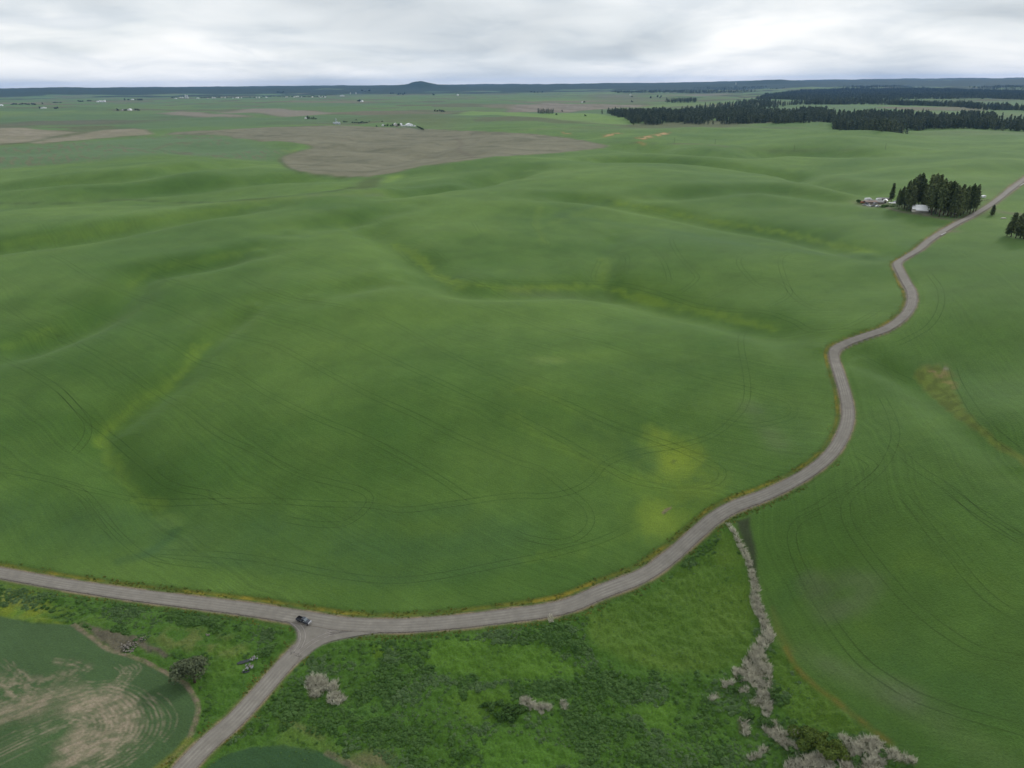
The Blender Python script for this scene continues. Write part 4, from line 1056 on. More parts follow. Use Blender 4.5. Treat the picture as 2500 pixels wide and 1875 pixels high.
t_ = empty('broadleaf_tree', g); tag(t_, 'grey-green broadleaf tree leaning over the edge of the worn field', 'tree')
link(bpy.data.objects.new('trunk', limbs(3, 5.0, 8.5, .38)), t_)
cr = leafy(8, 5.6, 9.5, 3000, 0.55, M_OLIVE, 13, 0.32); o = link(bpy.data.objects.new('crown', cr), t_); o.location = (-.7, .4, 0.3)
def shrub(px, rad, hgt, nl, leaf, mat, label, group=None, seed=1):
    g = ground_hits([px])[0]; g[2] = surf(g[None, :2])[0]
    t_ = empty('shrub', g - np.array((0, 0, .1))); tag(t_, label, 'shrub', group)
    link(bpy.data.objects.new('foliage', leafy(seed, rad, hgt, nl, leaf, mat, 8, 0.12)), t_)
    rg = np.random.default_rng(seed)
    link(bpy.data.objects.new('stem', join_tubes('stem', [tube_mesh([(0, 0, -.2), (math.cos(a_) * rad * .3, math.sin(a_) * rad * .3, hgt * .6)], [.09, .03], 5) for a_ in rg.random(5) * 6.28], M_BARK)), t_)
    return t_
shrub((1972, 1812), 4.3, 4.4, 2400, .45, M_SHRUB, 'large round yellow-green shrub among pale dead cattails, left of a pair', None, 21)
shrub((2000, 1822), 3.4, 3.4, 1400, .45, M_SHRUB, 'lower shoulder shrub between the two large yellow-green shrubs', None, 25)
shrub((2036, 1842), 3.7, 3.9, 1900, .45, M_SHRUB, 'bright yellow-green shrub nearest the bottom edge beside the large round one', None, 22)
CSH = sorted(((515,1032,1.9),(540,1068,1.7),(655,1038,1.4),(580,1105,1.6),(470,1095,1.8),(560,1255,2.1),(640,1290,1.8),(835,1480,2.0),(890,1482,1.7),(1215,1522,2.1),(1262,1490,1.4),(1365,1480,1.7),(1195,1388,1.5),(700,1110,1.8),(730,1140,1.8),(690,1300,1.6)), key=lambda q: q[1])
for i, (a_, b_, r_) in enumerate(CSH):
    shrub(zr((a_, b_))[0], r_, r_ * .95, 420, .42, M_SHRUB_D, 'small rounded deep green shrub among the cattails, %s counting down from the road' % ORD[CSH.index((a_, b_, r_))], 'shrubs among the cattails', 30 + i)
CTH = sorted(((1220,600,2.0),(1260,575,1.7),(1300,600,1.9),(1340,600,1.8),(1290,640,2.1),(1330,650,1.9),(1250,640,1.7),(1180,575,1.2),(1365,620,1.6),(1390,600,1.3)))
for i, (a_, b_, r_) in enumerate(CTH):
    shrub(zmr((a_, b_))[0], r_, r_ * 1.05, 420, .42, M_SHRUB_D, 'dark green shrub in the thicket by the small cattail patch, %s from the left' % ORD[i], 'thicket in the wet meadow', 50 + i)

# --- rank weeds, verge grass, dead cattails
def tuft(seed, n_, mat, leaf, dome=1.0):
    rg = np.random.default_rng(seed); d = rg.normal(size=(n_, 3)); d[:, 2] = np.abs(d[:, 2]) * 1.1; d /= np.linalg.norm(d, axis=1, keepdims=True)
    rr = 0.6 + 0.4 * rg.random(n_); c = d * rr[:, None] * np.array((.62, .62, .75 * dome))
    return quads_mesh('tuft', c, d * .6 + np.array((0, 0, .9)) + rg.normal(size=(n_, 3)) * .35, leaf * (.6 + .8 * rg.random(n_)), mat, rg, 0.9)
def blades(seed, n_, mat, w, h, spread):
    rg = np.random.default_rng(seed); V, F = [], []
    for k in range(n_):
        x, y = rg.normal(size=2) * spread * .5; th = rg.random() * 6.28; ln = rg.normal(size=2) * .75; hh = h * (.6 + .5 * rg.random())
        o = len(V); V += [(x - w * math.cos(th), y - w * math.sin(th), -.1), (x + w * math.cos(th), y + w * math.sin(th), -.1), (x + ln[0] * .5 + w * .7 * math.cos(th), y + ln[1] * .5 + w * .7 * math.sin(th), hh * .6), (x + ln[0], y + ln[1], hh)]
        F += [(o, o + 1, o + 2), (o, o + 2, o + 3)]
    me = bpy.data.meshes.new('reeds'); me.from_pydata(V, [], F); me.materials.append(mat); me.update(); return me
rw = np.random.default_rng(17)
zone = world_poly([(-60,1420),(330,1478),(560,1508),(690,1545),(660,1600),(540,1720),(470,1800),(520,1860),(640,1700),(740,1610),(860,1572),(1100,1552),(1400,1512),(1620,1425),(1740,1300),(1790,1300),(1830,1430),(1850,1500),(1890,1590),(1985,1700),(2180,1835),(2330,1950),(2330,2050),(400,2050),(480,1830),(500,1700),(440,1610),(200,1530),(60,1490),(-60,1470)])
w = sample_poly(zone, 0.62, rw)
dm, _ = seg_dist(w[:, 0], w[:, 1], resample(main_line, 4.0), 12.0); ds, _ = seg_dist(w[:, 0], w[:, 1], south_line, 12.0)
ok = (np.minimum(dm, ds) > 5.2) & ~inside(w[:, 0], w[:, 1], apron_poly) & ~inside(w[:, 0], w[:, 1], world_poly(FIELD_PX))
flatm = np.zeros(len(w), bool)
wj = w + np.column_stack([fbm(w[:, 0] / 7, w[:, 1] / 7, 144, 3), fbm(w[:, 0] / 7, w[:, 1] / 7, 145, 3)]) * 5.0
for q in FLATS: flatm |= inside(wj[:, 0], wj[:, 1], q)
for q in CATTAILS: ok &= ~inside(w[:, 0], w[:, 1], q)
for q in (zl((440,415),(620,440),(860,500),(1030,600),(980,640),(640,600)), zl((560,1560 - 400),(600,1200)), zmr((60,620),(330,760),(440,840),(700,840),(700,940),(40,940),(-100,760)),
          zl((1180,1300),(1300,1180),(1700,1120),(2060,1200),(2250,1320),(2250,1500),(1100,1500)), zl((1180,640),(1300,600),(1480,540),(1560,640),(1540,900),(1300,1150),(1180,1180),(1230,900)), zl((900,490),(1060,440),(1200,460),(1480,560),(1400,640),(1000,610)), zmr((1740,20),(2240,-140),(2640,-280),(2640,330),(2240,420),(1980,430),(1760,330))):
    if len(q) > 2: flatm |= inside(wj[:, 0], wj[:, 1], world_poly(q))
dens = np.clip(0.40 + 1.2 * fbm(w[:, 0] / 16, w[:, 1] / 16, 141, 3), 0.12, 1)
dens = np.where(flatm, 0.06, dens)
ok &= rw.random(len(w)) < dens
w = w[ok]; flatm = flatm[ok]
sc = (0.55 + 0.6 * rw.random(len(w))) * (1.0 + 0.45 * fbm(w[:, 0] / 11, w[:, 1] / 11, 142, 2)) * np.where(flatm, .45, 1.0)
pale_m = fbm(w[:, 0] / 20 + 5, w[:, 1] / 20, 143, 2) > 0.16
TW = [tuft(60 + k, 34, M_WEED, .50, .75) for k in range(4)]; TP = [tuft(70 + k, 34, M_WEED_P, .46, .7) for k in range(3)]
pts = np.column_stack([w, surf(w) - .12])
tag(scatter('weeds', pts[~pale_m], sc[~pale_m], TW, 4), 'rank green weeds growing over the wet meadow', 'weeds', kind='stuff')
tag(scatter('pale_weeds', pts[pale_m], sc[pale_m] * .9, TP, 5), 'paler green weeds in patches in the wet meadow', 'weeds', kind='stuff')
tick('weeds %d' % len(w))
# verges
vg = []
for ln, sides, rr_ in ((main_line, (-1, 1), (4.0, 6.8)), (south_line, (-1, 1), (3.9, 6.0))):
    for sd_ in sides:
        for rep in range(7):
            o_ = rr_[0] + (rr_[1] - rr_[0]) * rw.random(len(ln)) ** 1.2
            t = np.gradient(ln, axis=0); t /= np.linalg.norm(t, axis=1, keepdims=True)
            vg.append(ln + np.stack([-t[:, 1], t[:, 0]], 1) * (sd_ * o_)[:, None] + rw.normal(size=ln.shape) * .5)
vg = np.vstack(vg); dm, vsd = seg_dist(vg[:, 0], vg[:, 1], resample(main_line, 4.0), 9.0); ds, _ = seg_dist(vg[:, 0], vg[:, 1], south_line, 6.0)
vr = np.hypot(vg[:, 0], vg[:, 1]); a_ = np.arctan2(vg[:, 0], vg[:, 1])
vg = vg[(dm > road_half(vr) + .5) & (ds > 3.9) & (vr < 640) & (np.abs(a_) < .75) & ~inside(vg[:, 0], vg[:, 1], apron_poly) & (fbm(vg[:, 0] / 9, vg[:, 1] / 9, 151, 2) > -0.1) & ((vr < 300) | (vsd > 0))]
tag(scatter('verge_grass', np.column_stack([vg, surf(vg) - .08]), (.26 + .34 * rw.random(len(vg))) * np.where(np.hypot(vg[:, 0], vg[:, 1]) > 300, .75, 1.0), [tuft(80 + k, 22, M_VERGE, .5, .9) for k in range(3)], 6), 'yellowing rough grass along the road verges', 'grass', kind='stuff')
cp = np.vstack([sample_poly(q, 0.34, rw) for q in CATTAILS])
cp = cp[fbm(cp[:, 0] / 1.3, cp[:, 1] / 1.3, 161, 2) > 0.0]
tag(scatter('dead_cattails', np.column_stack([cp, surf(cp) - .05]), .48 + .45 * rw.random(len(cp)), [blades(90 + k, 15, M_REED, .040, 1.9, .75) for k in range(4)], 7), 'pale grey dead cattails along the ditch', 'cattails', kind='stuff')
tick('stuff verge %d reeds %d' % (len(vg), len(cp)))

# ------------------------------------------------------------------ sprayer wheel tracks in the crops
M_TRACK, n, l, b = mat_new('pressed_crop')
g = n.new('ShaderNodeNewGeometry'); at = n.new('ShaderNodeAttribute'); at.attribute_name = 'edge'
l.new(nmix(n, l, nnoise(n, l, g.outputs['Position'], .3, 3), (.034, .066, .018), (.056, .098, .028)), b.inputs['Base Color']); b.inputs['Roughness'].default_value = .9
al = nmath(n, l, 'MULTIPLY', nrange(n, l, at.outputs['Fac'], 0, 0.8, 0, 1), nrange(n, l, nnoise(n, l, g.outputs['Position'], .045, 3, .6),   .36, .62, .30, .74))
l.new(al, b.inputs['Alpha'])
TRACKS = [z5((0,60),(200,200),(380,270),(560,380),(680,460),(800,530),(950,640),(1100,710),(1300,810),(1450,850),(1560,880),(1600,920),(1560,980),(1480,1025),(1350,1025),(1210,1000)),
 z5((-100,270),(0,310),(120,360),(260,450),(350,550),(380,600),(370,660),(310,730)), z5((260,450),(390,580),(480,650),(620,770),(740,860),(900,895),(1000,935),(1150,960)),
 z5((-100,775),(0,790),(200,830),(400,880),(650,930),(900,930),(1150,925),(1400,940),(1600,945),(1750,965),(1950,940),(2212,905)) + z6((150,905),(270,880),(350,830),(400,770),(520,720),(700,690),(850,650),(950,580),(1010,500),(1015,400),(990,260),(1000,200),(1060,195)),
 [(68,606),(141,629),(215,674)] + z5((500,10),(600,50),(740,95),(880,160),(1000,210),(1180,250),(1300,310),(1450,390),(1600,470),(1800,560),(2000,660),(2212,750)) + z6((120,790),(240,880),(320,950),(340,1020),(290,1080),(200,1105),(80,1090),(0,1060)),
 [(362,668),(452,696),(525,719)] + z5((1060,95),(1200,130),(1380,180),(1550,250),(1700,320),(1900,410),(2050,480),(2212,550)) + z6((250,680),(500,830),(700,870)),
 [(384,606),(429,634),(480,651),(565,668),(638,702)] + z5((1250,50),(1500,90),(1680,150),(1830,230),(2000,320),(2212,410)) + z6((200,490),(450,600),(700,690),(850,760),(910,800),(880,850),(760,880)),
 [(135,722)] + z5((370,100),(520,160),(700,230),(850,320),(1000,370),(1150,460),(1350,560),(1550,640),(1750,740),(1900,830),(2050,930)),
 z7((840,300),(1000,340),(1160,400),(1300,450),(1500,510),(1700,560),(1950,620),(2212,690)) + z6((0,130),(200,200),(400,250),(640,330),(850,400),(1030,445),(1180,490),(1220,530),(1190,570),(1030,600),(880,575)),
 zr((1040,0),(960,30),(860,80),(820,150),(830,250),(900,420),(1000,600),(1120,780),(1250,930),(1400,1040),(1600,1150),(1900,1250),(2300,1360)),
 z6((1590,460),(1640,560),(1655,660),(1600,780),(1500,870),(1450,920)) + zr((1140,20),(1160,100),(1250,240),(1400,430),(1560,600),(1750,750),(1950,860),(2300,930)),
 zr((1450,-110),(1550,0),(1650,140),(1780,290),(1900,440),(2050,580),(2300,720)), zr((1700,-150),(1900,0),(2050,90),(2300,250)), z6((1480,720),(1560,770),(1540,800),(1460,860),(1300,960),(1220,1000)),
 z8((1800,650),(1850,720),(1850,800),(1800,880),(1700,940),(1640,960)), z8((1060,550),(990,580),(980,605),(1000,640),(1060,700),(1130,720)), z8((1210,555),(1160,590),(1180,680),(1220,750),(1300,800),(1370,805)),
 z8((760,490),(690,500),(720,570),(780,640),(800,670),(760,710),(710,740)), z8((440,500),(580,530),(640,580),(670,640),(680,690)), z8((370,560),(470,565),(500,590),(490,650)), z8((380,590),(350,660),(360,690)),
 z8((-200,660),(0,690),(300,690),(480,700),(640,740),(800,790),(950,810),(1100,820),(1220,860),(1300,900),(1450,880),(1600,800)), z8((830,770),(950,720),(1060,680),(1150,685),(1200,740),(1100,800)), z8((320,440),(360,470),(440,500)),
 z8((0,540),(100,540),(160,520),(90,440),(100,420)), z5((660,1145),(900,1155),(1100,1175),(1300,1215),(1500,1252),(1700,1270),(1900,1250),(2212,1190)) + z6((200,1150),(400,1090),(560,1010)), z5((640,1170),(800,1195),(950,1210)),
 z5((230,840),(370,900),(500,1060),(600,1150),(680,1190),(740,1210)), z5((350,900),(430,1010),(520,1100)), z7((1500,250),(1550,290),(1560,320)), z7((1620,270),(1660,300)), z7((2040,280),(2080,340),(2150,390)), z7((1720,410),(1800,480),(1950,540),(2212,580)), z7((1780,370),(1880,410),(1940,460)),
 z6((1640,680),(1760,790),(1900,880),(2050,1010),(2300,1150)), z6((1480,290),(1600,350),(1740,420)), z6((1900,340),(1940,440),(2050,600),(2300,800))]
for px in TRACKS:
    ln = world_line(px, True, 3.0)
    for o_ in (-1.6, 1.6):
        ribbon('wheel_track', offset_line(ln, o_), 0.68, 0.10, M_TRACK, 3, 12.0, ground, 0.0, surf)
tick('tracks')
# ------------------------------------------------------------------ built things
class MB:
    def __init__(s): s.v, s.f = [], []
    def add(s, V, F):
        o = len(s.v); s.v += [tuple(map(float, q)) for q in V]; s.f += [tuple(i + o for i in q) for q in F]; return s
    def box(s, c, d, top=1.0, topy=None):
        x, y, z = (q / 2 for q in d); ty = top if topy is None else topy
        V = [(c[0] + sx * x * (top if sz > 0 else 1), c[1] + sy * y * (ty if sz > 0 else 1), c[2] + sz * z) for sz in (-1, 1) for sx, sy in ((-1, -1), (1, -1), (1, 1), (-1, 1))]
        return s.add(V, [(3, 2, 1, 0), (4, 5, 6, 7), (0, 1, 5, 4), (1, 2, 6, 5), (2, 3, 7, 6), (3, 0, 4, 7)])
    def prism(s, prof, y0, y1, inset=0.0):
        n_ = len(prof); cx = sum(p[0] for p in prof) / n_; cz = sum(p[1] for p in prof) / n_
        V = [(p[0], y0, p[1]) for p in prof] + [(p[0], y1, p[1]) for p in prof]
        return s.add(V, [tuple(range(n_)), tuple(range(2 * n_ - 1, n_ - 1, -1))] + [((i + 1) % n_, i, n_ + i, n_ + (i + 1) % n_) for i in range(n_)])
    def cyl(s, c, r, h, sides=16, r2=None, axis='z'):
        r2 = r if r2 is None else r2; V = []
        for z, q in ((0, r), (h, r2)):
            for k in range(sides):
                t = 2 * math.pi * k / sides; p = (q * math.cos(t), q * math.sin(t), z)
                V.append((c[0] + p[0], c[1] + p[2], c[2] + p[1]) if axis == 'y' else (c[0] + p[0], c[1] + p[1], c[2] + p[2]))
        F = [(k, (k + 1) % sides, sides + (k + 1) % sides, sides + k) for k in range(sides)] + [tuple(range(sides))[::-1], tuple(range(sides, 2 * sides))]
        return s.add(V, [q[::-1] for q in F] if axis == 'y' else F)
    def quad(s, *p): return s.add(p, [tuple(range(len(p)))])
    def obj(s, name, mat, parent=None, bevel=0.0, smooth=False):
        o = mesh_obj(name, s.v, s.f, mat, parent, smooth)
        if bevel:
            bm = bmesh.new(); bm.from_mesh(o.data); bmesh.ops.bevel(bm, geom=bm.edges[:], offset=bevel, segments=2, affect='EDGES', profile=.6); bm.to_mesh(o.data); bm.free()
        return o
def car_paint(name, c, rough=.25):
    m = plain_mat(name, c, rough, 0.0, .04, 3.0, .5); m.node_tree.nodes['Principled BSDF'].inputs['Coat Weight'].default_value = .6; return m
M_BLUE = car_paint('dark_blue_paint', (.012, .017, .030)); M_GLASS = plain_mat('tinted_glass', (.03, .04, .05), .06, 0, .02, 1, .8); M_WSHIELD = plain_mat('windscreen_glass', (.10, .13, .15), .05, 0, .02, 1, 1.0)
M_CHROME = plain_mat('chrome', (.80, .80, .82), .18, 1.0, .03, 2); M_TYRE = plain_mat('tyre_rubber', (.018, .018, .018), .9); M_RIM = plain_mat('alloy', (.42, .42, .44), .35, .8)
M_BEDL = plain_mat('bed_liner', (.010, .010, .012), .8); M_LAMP = plain_mat('lamp_lens', (.75, .76, .78), .12, 0, .03, 2, .8); M_RED = plain_mat('red_lens', (.25, .012, .01), .25)
M_WHITE = plain_mat('white_paint', (.78, .79, .80), .5, 0, .06, .6); M_WMETAL = plain_mat('white_metal_roof', (.82, .83, .85), .35, .1, .05, .4, .4); M_GALV = plain_mat('galvanised_steel', (.50, .54, .60), .4, .55, .10, .5)
M_GREYR = plain_mat('weathered_roof', (.23, .225, .22), .8, 0, .2, .5); M_BROWNR = plain_mat('rusty_roof', (.23, .17, .14), .85, 0, .3, .5); M_WOOD = plain_mat('weathered_board', (.19, .16, .13), .9, 0, .25, 1.2)
M_CREAM = plain_mat('cream_siding', (.55, .52, .46), .7, 0, .08, .7); M_DARK = plain_mat('doorway_shade', (.015, .015, .016), .9); M_CONC = plain_mat('pale_concrete', (.62, .63, .65), .8, 0, .08, .08)
M_STONE = plain_mat('field_stone', (.18, .165, .14), .9, 0, .35, 1.1, .2, .35); M_ORANGE = car_paint('faded_orange_paint', (.33, .12, .05), .6); M_SILVER = car_paint('silver_paint', (.32, .33, .35)); M_CARW = car_paint('white_car_paint', (.72, .73, .74)); M_CARD = car_paint('charcoal_paint', (.035, .037, .042)); M_TANP = car_paint('tan_paint', (.30, .25, .19))

def wheel(parent, x, y, r, w):
    s_ = 1 if y > 0 else -1
    ty = MB().cyl((x, y - w / 2, r), r, w, 20, axis='y').obj('wheel', M_TYRE, parent, .03, False)
    MB().cyl((x, y + s_ * (w / 2 - .03) - .035, r), r * .62, .07, 16, axis='y').obj('rim', M_RIM, ty)
# --- pickup truck at the junction
tp0, tp1 = ground_hits([(727, 1513), (757, 1525)])
hd = math.atan2(tp1[1] - tp0[1], tp1[0] - tp0[0]); tc_ = (tp0 + tp1) / 2
tz = float(height(np.array([tc_[0]]), np.array([tc_[1]]))[0]) + .10
truck = tag(empty('pickup_truck', (tc_[0], tc_[1], tz), hd), 'dark blue pickup truck with open bed pausing at the gravel junction', 'pickup truck')
body = MB().prism([(-.62, .48), (.9, .42), (2.82, .45), (2.95, .62), (2.95, .98), (2.80, 1.13), (1.45, 1.24), (1.25, 1.26), (-.62, 1.26)], -.985, .985).obj('body', M_BLUE, truck, .07, True)
MB().box((2.05, 0, 1.205), (1.25, 1.25, .05), .92).obj('hood_bulge', M_BLUE, body, .02)
bed = MB().box((-1.78, 0, .80), (2.34, 1.9, .08)).box((-1.78, .93, .98), (2.34, .10, .60)).box((-1.78, -.93, .98), (2.34, .10, .60)).box((-.66, 0, 1.0), (.08, 1.78, .55)).obj('bed', M_BLUE, truck)
MB().box((-1.78, 0, .86), (2.1, 1.7, .03)).box((-1.78, .862, 1.05), (2.1, .02, .36)).box((-1.78, -.862, 1.05), (2.1, .02, .36)).obj('bed_liner', M_BEDL, bed)
MB().box((-2.95, 0, .98), (.09, 1.9, .58)).obj('tailgate', M_BLUE, truck, .02)
MB().box((-1.78, 0, .55), (2.3, 1.6, .3)).obj('chassis', M_BEDL, truck)
cab = MB().prism([(-.58, 1.25), (1.42, 1.25), (.62, 1.90), (.40, 1.95), (-.30, 1.95), (-.46, 1.88)], -.80, .80).obj('cab', M_BLUE, truck, .06, True)
MB().quad((1.45, -.76, 1.285), (1.45, .76, 1.285), (.68, .70, 1.905), (.68, -.70, 1.905)).obj('windscreen', M_WSHIELD, truck)
MB().quad((-.575, .66, 1.34), (-.575, -.66, 1.34), (-.50, -.62, 1.82), (-.50, .62, 1.82)).obj('rear_window', M_GLASS, truck)
for s_ in (-1, 1):
    for x0, x1, x2, x3 in ((.36, 1.18, .60, .36), (-.46, .28, .28, -.38)):
        p = [(x0, s_ * .812, 1.31), (x1, s_ * .812, 1.31), (x2, s_ * .806, 1.80), (x3, s_ * .806, 1.80)]
        MB().quad(*(p if s_ < 0 else p[::-1])).obj('side_window', M_GLASS, truck)
    dr = MB().box((.85, s_ * .988, .88), (.95, .02, .66)).obj('door', M_BLUE, truck); MB().box((.48, s_ * 1.0, 1.08), (.18, .03, .05)).obj('handle', M_CHROME, dr)
    dr = MB().box((-.12, s_ * .988, .88), (.88, .02, .66)).obj('door', M_BLUE, truck); MB().box((-.45, s_ * 1.0, 1.08), (.18, .03, .05)).obj('handle', M_CHROME, dr)
    mi = MB().box((1.12, s_ * 1.13, 1.40), (.16, .26, .24)).obj('mirror', M_CHROME, truck, .03); MB().box((1.14, s_ * .97, 1.33), (.08, .16, .06)).obj('mirror_arm', M_BEDL, mi)
    MB().box((2.92, s_ * .78, .93), (.10, .34, .20)).obj('headlight', M_LAMP, truck, .02); MB().box((-2.99, s_ * .88, 1.02), (.05, .14, .34)).obj('tail_light', M_RED, truck)
    for x in (1.92, -1.85): wheel(truck, x, s_ * .86, .40, .27); MB().cyl((x, s_ * .93 - .045, .44), .50, .11, 20, axis='y').obj('wheel_well_shade', M_BEDL, truck)  # black disc stands in for the shade inside each wheel well
gr_ = MB().box((2.93, 0, .92), (.12, 1.16, .30)).obj('grille', M_CHROME, truck, .02)
MB().box((2.83, 0, 1.11), (.14, 1.3, .05)).obj('grille_trim', M_CHROME, gr_, .015)
MB().box((3.02, 0, .60), (.18, 1.94, .20)).obj('front_bumper', M_CHROME, truck, .04); MB().box((-3.05, 0, .58), (.18, 1.86, .18)).obj('rear_bumper', M_CHROME, truck, .03)

# --- buildings
def yaw_to_cam(g): return math.atan2(-g[0], g[1])
def m_per_px(g): return float((g - CAM) @ fwd) / FPX
def gable(name, label, cat, px, w, d_, h, rh, rz=0.0, wall=None, roof=None, group=None, openings=(), eave=.35, ridge='y', simple=False, sink=.3, windows=()):
    g = ground_hits([px])[0]; t = tag(empty(name, g, yaw_to_cam(g) * -1 * 0 + rz), label, cat, group)
    wall = wall or M_WHITE; roof = roof or M_WMETAL
    prof = [(-w / 2, -sink), (w / 2, -sink), (w / 2, h), (0, h + rh), (-w / 2, h)]
    MB().prism(prof, -d_ / 2, d_ / 2).obj('wall', wall, t)
    a = math.atan2(rh, w / 2); ex, ez = eave * math.cos(a), eave * math.sin(a); th = .16
    ro = MB()
    for s_ in (-1, 1):
        q = [(0, h + rh + .02), (s_ * (w / 2 + ex), h - ez + .02), (s_ * (w / 2 + ex), h - ez + .02 + th), (0, h + rh + .02 + th)]
        ro.prism(q if s_ < 0 else q[::-1], -d_ / 2 - eave, d_ / 2 + eave)
    ro.obj('roof', roof, t)
    for x, ww, z0, z1 in openings: MB().box((x, -d_ / 2 - .03, (z0 + z1) / 2), (ww, .06, z1 - z0)).obj('door', M_DARK, t)  # solid black panel, coloured as the shade inside an open doorway
    for x, z0 in windows:
        f_ = MB().box((x, -d_ / 2 - .03, z0), (1.2, .06, 1.3)).obj('window', M_WHITE, t); MB().box((x, -d_ / 2 - .07, z0), (1.0, .03, 1.1)).obj('pane', M_GLASS, f_)
    return t
zy = lambda *p: zm(.0633, 2080, 470, p)
barn = gable('barn', 'white metal-roofed barn with open dark front under the pines', 'barn', zg((962, 570))[0], 9.5, 13, 2.6, 3.0, 1.15, M_CREAM, M_WMETAL, None, ((1.2, 3.8, 0, 2.3),), .5, windows=((-3.2, 1.5),))
MB().prism([(-4.85, 2.2), (-7.6, 1.7), (-7.6, 1.85), (-4.85, 2.4)], -6.0, 4.0).obj('lean_to_roof', M_WMETAL, barn)
for y in (-5.6, -1, 3.6): MB().box((-7.4, y, .6), (.2, .2, 2.3)).obj('post', M_WOOD, barn)
gable('farmhouse', 'small white-roofed house half hidden at the right end of the grove', 'house', zg((1398, 560))[0], 8, 9, 2.8, 2.2, -.3, M_WHITE, M_WMETAL, None, ((0, 1.1, 0, 2.1),), .5, windows=((-2.4, 1.6), (2.4, 1.6)))
gable('shed', 'low rust-brown roofed shed in the cluttered yard left of the grove', 'shed', zy((745, 425))[0], 7, 13, 1.9, 1.0, 1.45, M_WOOD, M_BROWNR, None, ((0, 3, 0, 1.6),))
gable('shed', 'low grey roofed shed in the middle of the cluttered yard', 'shed', zy((1000, 430))[0], 8, 9, 2.0, 1.2, 1.2, M_WOOD, M_GREYR, None, ((0, 3, 0, 1.6),))
gable('shed', 'little white gabled shed just left of the single narrow pine', 'shed', zy((1275, 395))[0], 3.8, 5.0, 2.3, 1.1, -.5, M_CREAM, M_WMETAL, None, ((.2, 1.2, 0, 1.9),))
gable('shed', 'long dark low shed along the back of the cluttered yard', 'shed', zy((1230, 292))[0], 3.2, 12, 1.6, .7, 1.35, M_WOOD, M_GREYR)
def trailer(px, L, W_, H_, rz, label, mat=M_WHITE, nm='camper_trailer', cat='trailer'):
    g = ground_hits([px])[0]; t = tag(empty(nm, g, rz), label, cat)
    b_ = MB().prism([(-L / 2, .5), (L / 2 - .3, .5), (L / 2, .9), (L / 2 - .1, H_ - .5), (L / 2 - .5, H_), (-L / 2 + .3, H_), (-L / 2, H_ - .3)], -W_ / 2, W_ / 2).obj('body', mat, t, .05)
    for s_ in (-1, 1):
        wheel(t, -.3, s_ * (W_ / 2 - .12), .34, .2)
        for x in (-L * .25, L * .2): MB().box((x, s_ * (W_ / 2 + .01), H_ * .62), (.8, .03, .5)).obj('window', M_GLASS, t)
    MB().box((L / 2 + .5, 0, .45), (1.1, .1, .1)).obj('tow_bar', M_CARD, t); MB().box((-L * .02, -W_ / 2 - .012, 1.35), (.65, .03, 1.6)).obj('door', M_CREAM, t)
trailer(zy((605, 312))[0], 6.4, 2.3, 2.6, .2, 'white camper trailer at the back left of the cluttered yard')
trailer(zy((1032, 318))[0], 5.6, 2.3, 2.5, .1, 'white camper trailer at the back of the yard behind the grey shed')
trailer(zy((1690, 432))[0], 5.4, 2.3, 2.5, .3, 'pale grey box trailer at the left foot of the pine grove', M_SILVER, 'box_trailer')
trailer(zy((720, 345))[0], 4.2, 2.0, 1.7, -.6, 'small grey utility trailer parked right of the back left camper', M_SILVER, 'box_trailer')
g = ground_hits([zy((1590, 500))[0]])[0]; t = tag(empty('carport', g, -.25), 'open carport with bright white roof between the narrow pine and the grove', 'carport')
MB().prism([(-4.3, 2.45), (4.3, 2.3), (4.3, 2.45), (-4.3, 2.62)], -2.2, 2.2).obj('roof', M_WMETAL, t)
for x in (-4, 0, 4):
    for y in (-2, 2): MB().box((x, y, 1.1), (.14, .14, 2.6)).obj('post', M_WOOD, t)
def car(px, rz, mat, label, L=4.6, H_=1.5, nm='parked_car', van=False):
    g = ground_hits([px])[0]; t = tag(empty(nm, g, rz), label, 'car')
    MB().prism([(-L / 2, .35), (L / 2, .35), (L / 2, .7), (L / 2 - .1, .85), (L * .22, .95), (-L * .42, .95), (-L / 2, .85)], -.88, .88).obj('body', mat, t, .05, True)
    MB().prism([(-L * (.47 if van else .36), .94), (L * .24, .94), (L * .08, H_), (-L * (.44 if van else .24), H_)], -.76, .76).obj('cabin', mat, t, .05, True)
    MB().quad((L * .245, -.68, .99), (L * .245, .68, .99), (L * .105, .62, H_ - .06), (L * .105, -.62, H_ - .06)).obj('windscreen', M_GLASS, t)
    for s_ in (-1, 1):
        p = [(-L * .28, s_ * .775, 1.0), (L * .18, s_ * .775, 1.0), (L * .07, s_ * .77, H_ - .1), (-L * .22, s_ * .77, H_ - .1)]
        MB().quad(*(p if s_ < 0 else p[::-1])).obj('side_window', M_GLASS, t)
        for x in (L * .3, -L * .3): wheel(t, x, s_ * .78, .32, .2)
        MB().box((L / 2 - .02, s_ * .62, .72), (.08, .3, .14)).obj('headlight', M_LAMP, t)
car(zy((495, 500))[0], -.6, M_SILVER, 'silver car at the left front of the cluttered yard')
car(zy((662, 535))[0], -1.2, M_CARW, 'white car parked nose out at the front of the yard')
car(zy((840, 540))[0], .05, M_CARD, 'long charcoal car parked broadside at the front of the yard', 5.4)
car(zy((985, 548))[0], .25, M_CARW, 'pale car at the right end of the front row in the yard')
car(zy((580, 470))[0], -1.3, M_CARD, 'dark van behind the front row in the yard', 5.0, 2.0, 'parked_van', True)
car(zy((900, 455))[0], .3, M_SILVER, 'grey van against the grey shed in the yard', 5.0, 2.0, 'parked_van', True)
car(zy((440, 410))[0], .1, M_ORANGE, 'faded orange van at the far left of the cluttered yard', 6.0, 2.1, 'parked_van', True)
car(zy((520, 375))[0], .2, M_TANP, 'tan van behind the faded orange van in the yard', 5.2, 2.1, 'parked_van', True)
